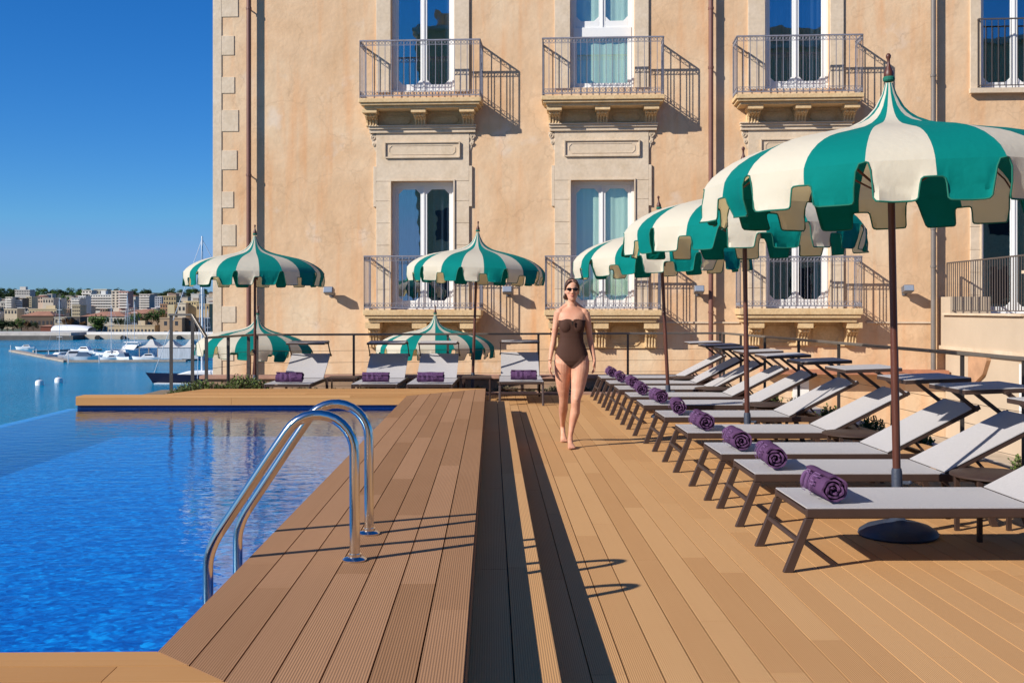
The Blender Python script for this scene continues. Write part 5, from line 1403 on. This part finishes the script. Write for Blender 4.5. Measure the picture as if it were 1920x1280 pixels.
def body():
    b = MB(); b.loft(TOR, 32, 2.25)
    for s in (-1, 1):
        b.ball((s * .062, -.060, 1.290), (.064, .043, .072), 16)
        b.ball((s * .134, .010, 1.432), (.046, .044, .046), 14)
        b.tube([(s * .03, .03, 1.53), (s * .08, .022, 1.492), (s * .13, .012, 1.460)], [.03, .026, .022], 10)
    b.tube([p for p, r in LEGF], [r for p, r in LEGF], 20); b.tube([p for p, r in LEGR], [r for p, r in LEGR], 20)
    b.ball((.037, -.128, .512), (.028, .018, .03), 10); b.ball((-.080, .118, .512), (.026, .018, .03), 10)
    for s in (-1, 1): b.ball((s * .08, .08, .90), (.085, .07, .085), 14)
    # arms
    AL = [((-.146, .01, 1.435), .042), ((-.164, .012, 1.36), .038), ((-.176, .018, 1.27), .034), ((-.190, .026, 1.18), .029), ((-.196, .028, 1.14), .028), ((-.206, .015, 1.09), .030), ((-.220, -.010, 1.02), .026), ((-.232, -.035, .95), .020), ((-.237, -.045, .915), .019)]
    AR = [((.148, .01, 1.435), .042), ((.166, .020, 1.36), .039), ((.178, .035, 1.27), .036), ((.192, .055, 1.18), .031), ((.199, .06, 1.14), .030), ((.210, .052, 1.09), .032), ((.222, .035, 1.02), .028), ((.234, .015, .96), .021), ((.238, .008, .93), .020)]
    for A in (AL, AR): b.tube([p for p, r in A], [r for p, r in A], 16)
    # hands: palm, four unequal curled fingers, a thumb from the side of the palm
    def hand(wr, sgn, back):
        wr = Vector(wr); d = Vector((0.02 * sgn, -.03, -1)).normalized()
        pc = wr + d * .045
        b.tube([wr, wr + d * .02, wr + d * .05, wr + d * .085], [(.019, .022), (.017, .028), (.015, .036), (.013, .035)], 12)
        # fingers are spread front-to-back; palm faces the thigh
        for k, (ln, off) in enumerate(((.068, -.027), (.076, -.009), (.071, .009), (.056, .026))):
            p0 = wr + d * .080 + Vector((0, off, 0)); inn = Vector((-sgn, 0, 0))
            c = .18 + .10 * k
            p1 = p0 + (d * 1 + inn * c * .4).normalized() * ln * .42; p2 = p1 + (d * 1 + inn * (c + .35)).normalized() * ln * .33; p3 = p2 + (d * 1 + inn * (c + .9)).normalized() * ln * .25
            b.tube([p0 - d * .012, p0, p1, p2, p3], [.0085, .0088, .0082, .0075, .0062], 8)
        t0 = wr + d * .022 + Vector((-sgn * .004, -.022, 0)); t1 = t0 + (d * .8 + Vector((-sgn * .25, -.75, 0))).normalized() * .034; t2 = t1 + (d * 1.2 + Vector((-sgn * .35, -.3, 0))).normalized() * .028
        b.tube([t0, t0.lerp(t1, .5), t1, t2], [.012, .0115, .0098, .0075], 8)
    hand((-.238, -.048, .908), -1, False); hand((.239, .006, .925), 1, True)
    # feet
    b.tube([(-.023, -.045, .030), (-.023, -.07, .036), (-.022, -.115, .038), (-.018, -.175, .026), (-.014, -.225, .016)], [(.024, .026), (.027, .034), (.028, .034), (.038, .022), (.040, .014)], 14)
    b.tube([(-.024, -.085, .10), (-.023, -.09, .06), (-.022, -.12, .045)], [.027, .03, .028], 12)
    for k in range(5): b.tube([(-.046 + k * .0155, -.222 + .004 * k * k * .35, .014), (-.047 + k * .016, -.262 + .0045 * k * k * .5, .011)], [.0105 - .0008 * k, .0095 - .0009 * k], 8)
    b.tube([(-.076, .488, .130), (-.076, .470, .115), (-.074, .43, .085), (-.070, .385, .038), (-.068, .360, .022)], [(.022, .024), (.026, .028), (.027, .028), (.037, .022), (.038, .015)], 14)
    b.tube([(-.077, .470, .17), (-.076, .462, .13), (-.075, .44, .10)], [.027, .028, .027], 12)
    for k in range(5): b.tube([(-.098 + k * .0155, .362 + .004 * k, .016), (-.099 + k * .016, .325 + .006 * k, .011)], [.010, .009], 8)
    # neck and head
    b.tube([(0, .02, 1.46), (0, .015, 1.52), (0, .006, 1.60)], [(.048, .046), (.040, .042), (.042, .046)], 18)
    hd = [(1.558, 0, -.062, .018, .016), (1.566, 0, -.056, .030, .028), (1.580, 0, -.044, .043, .046), (1.600, 0, -.028, .052, .066), (1.625, 0, -.012, .059, .083), (1.65, 0, -.004, .064, .092), (1.675, 0, .001, .067, .097),
          (1.70, 0, .003, .069, .099), (1.725, 0, .005, .069, .097), (1.75, 0, .008, .064, .089), (1.77, 0, .010, .052, .073), (1.785, 0, .012, .034, .048), (1.792, 0, .012, .012, .018)]
    b.loft(hd, 28, 2.15)
    b.tube([(0, -.094, 1.690), (0, -.106, 1.665), (0, -.116, 1.645), (0, -.104, 1.636)], [.008, .009, .012, .010], 8)
    b.ball((.010, -.102, 1.640), .008, 8); b.ball((-.010, -.102, 1.640), .008, 8)
    b.ball((0, -.078, 1.572), (.016, .012, .012), 8)
    b.tube([(-.022, -.082, 1.611), (0, -.094, 1.614), (.022, -.082, 1.611)], [.004, .0065, .004], 8); b.tube([(-.018, -.080, 1.602), (0, -.090, 1.600), (.018, -.080, 1.602)], [.004, .0065, .004], 8)
    for s in (-1, 1):
        b.ball((s * .071, .008, 1.655), (.010, .018, .030), 10)
        b.ball((s * .036, -.072, 1.648), (.022, .020, .018), 10)
    return union_mesh('body', b, .0042, 9, .5)
wom = thing('person', 'woman in dark sunglasses and a brown strapless swimsuit walking barefoot on the deck', 'person', (.642, 11.42, .003), 0)
me = body(); me.materials.append(M_skin); bo = bpy.data.objects.new('body', me); COL.objects.link(bo); bo.parent = wom
# lips
m = MB(); m.tube([(-.021, -.0875, 1.6115), (-.008, -.0965, 1.6150), (0, -.0985, 1.6135), (.008, -.0965, 1.6150), (.021, -.0875, 1.6115)], [.003, .005, .0045, .005, .003], 8)
m.tube([(-.018, -.0855, 1.6025), (0, -.0955, 1.6005), (.018, -.0855, 1.6025)], [.003, .0058, .003], 8)
m.build('lips', mat('lips', srgb(158,82,76)[:3], .4), wom, smooth=True)
# swimsuit
b = MB(); b.loft([(z, cx, cy, rx_ + .005, ry_ + .005) for z, cx, cy, rx_, ry_ in TOR if z < 1.44], 32, 2.25)
for s in (-1, 1): b.ball((s * .062, -.061, 1.290), (.069, .048, .078), 16)
for A in (LEGF, LEGR): b.tube([p for p, r in A[:6]], [r + .005 for p, r in A[:6]], 20)
for s in (-1, 1): b.ball((s * .08, .08, .90), (.090, .075, .090), 14)
me = union_mesh('swimsuit', b, .0042, 12, .5)
import bmesh
bm = bmesh.new(); bm.from_mesh(me); kill = []
for f in bm.faces:
    c = f.calc_center_median(); x = abs(c.x)
    neck = 1.352 + .012 * math.sin(min(1, x / .11) * PI) - (.028 * max(0, 1 - x / .014) if c.y < 0 else .03)
    legl = .838 + .160 * (min(1, max(0, x - .012) / .165)) ** 1.12 + (-.03 if c.y > .03 else 0)
    if c.z > neck or c.z < legl: kill.append(f)
bmesh.ops.delete(bm, geom=kill, context='FACES'); bm.to_mesh(me); bm.free()
M_suit = mat('swimsuit_brown', srgb(72,49,40)[:3], .8, spec=.15, vary=.05, vscale=6)
me.materials.append(M_suit); so = bpy.data.objects.new('swimsuit', me); COL.objects.link(so); so.parent = wom
m = MB(); m.box(-.006, .006, -.132, -.118, 1.30, 1.345); m.tube([(-.008, -.128, 1.345), (0, -.131, 1.322), (.008, -.128, 1.345)], .004, 6); m.build('clasp', mat('clasp', (.02, .015, .01), .4), so)
# hair: centre parted, drawn back into a low bun, loose wave on one side
b = MB()
b.ball((0, .020, 1.716), (.0785, .098, .086), 22)
b.ball((0, .055, 1.665), (.070, .070, .075), 16)
for s in (-1, 1):
    b.tube([(s * .006, -.072, 1.772), (s * .040, -.078, 1.755), (s * .064, -.056, 1.722), (s * .073, -.024, 1.690), (s * .070, .012, 1.665), (s * .052, .05, 1.63)], [.010, .013, .013, .011, .012, .015], 8)
b.ball((-.052, .055, 1.600), (.042, .038, .036), 12); b.ball((-.066, .035, 1.615), (.020, .02, .03), 10)
b.tube([(-.066, .01, 1.64), (-.078, .015, 1.605), (-.070, .02, 1.575)], [.012, .014, .008], 8)
b.tube([(.058, -.066, 1.745), (.074, -.045, 1.70), (.071, -.03, 1.66)], [.006, .006, .003], 6)
me = union_mesh('hair', b, .0042, 3, .4)
me.materials.append(mat('hair_brown', srgb(70,44,28)[:3], .5, vary=.35, vscale=14, stretch=(3, 3, 1), bump=.6, bscale=40)); ho = bpy.data.objects.new('hair', me); COL.objects.link(ho); ho.parent = wom
g = MB()
for s in (-1, 1): g.ball((s * .033, -.098, 1.680), (.0285, .009, .0165), 14)
go = g.build('sunglasses', mat('lens_dark', (.006, .006, .008), .3, spec=.15), wom, smooth=True)
g = MB(); g.tube([(-.012, -.107, 1.686), (0, -.110, 1.689), (.012, -.107, 1.686)], .003, 6)
for s in (-1, 1): g.tube([(s * .060, -.092, 1.688), (s * .071, -.06, 1.686), (s * .074, .0, 1.678)], .0028, 5)
g.build('glasses_frame', mat('frame_dark', (.02, .015, .01), .3), go)
b = MB(); b.tube([(-.235 + .0225 * math.cos(t), -.043 + .0235 * math.sin(t), .930) for t in [k * PI / 8 for k in range(17)]], .0028, 6, cap=False); b.build('bracelet', mat('bracelet', (.6, .45, .25), .3, .8), wom)
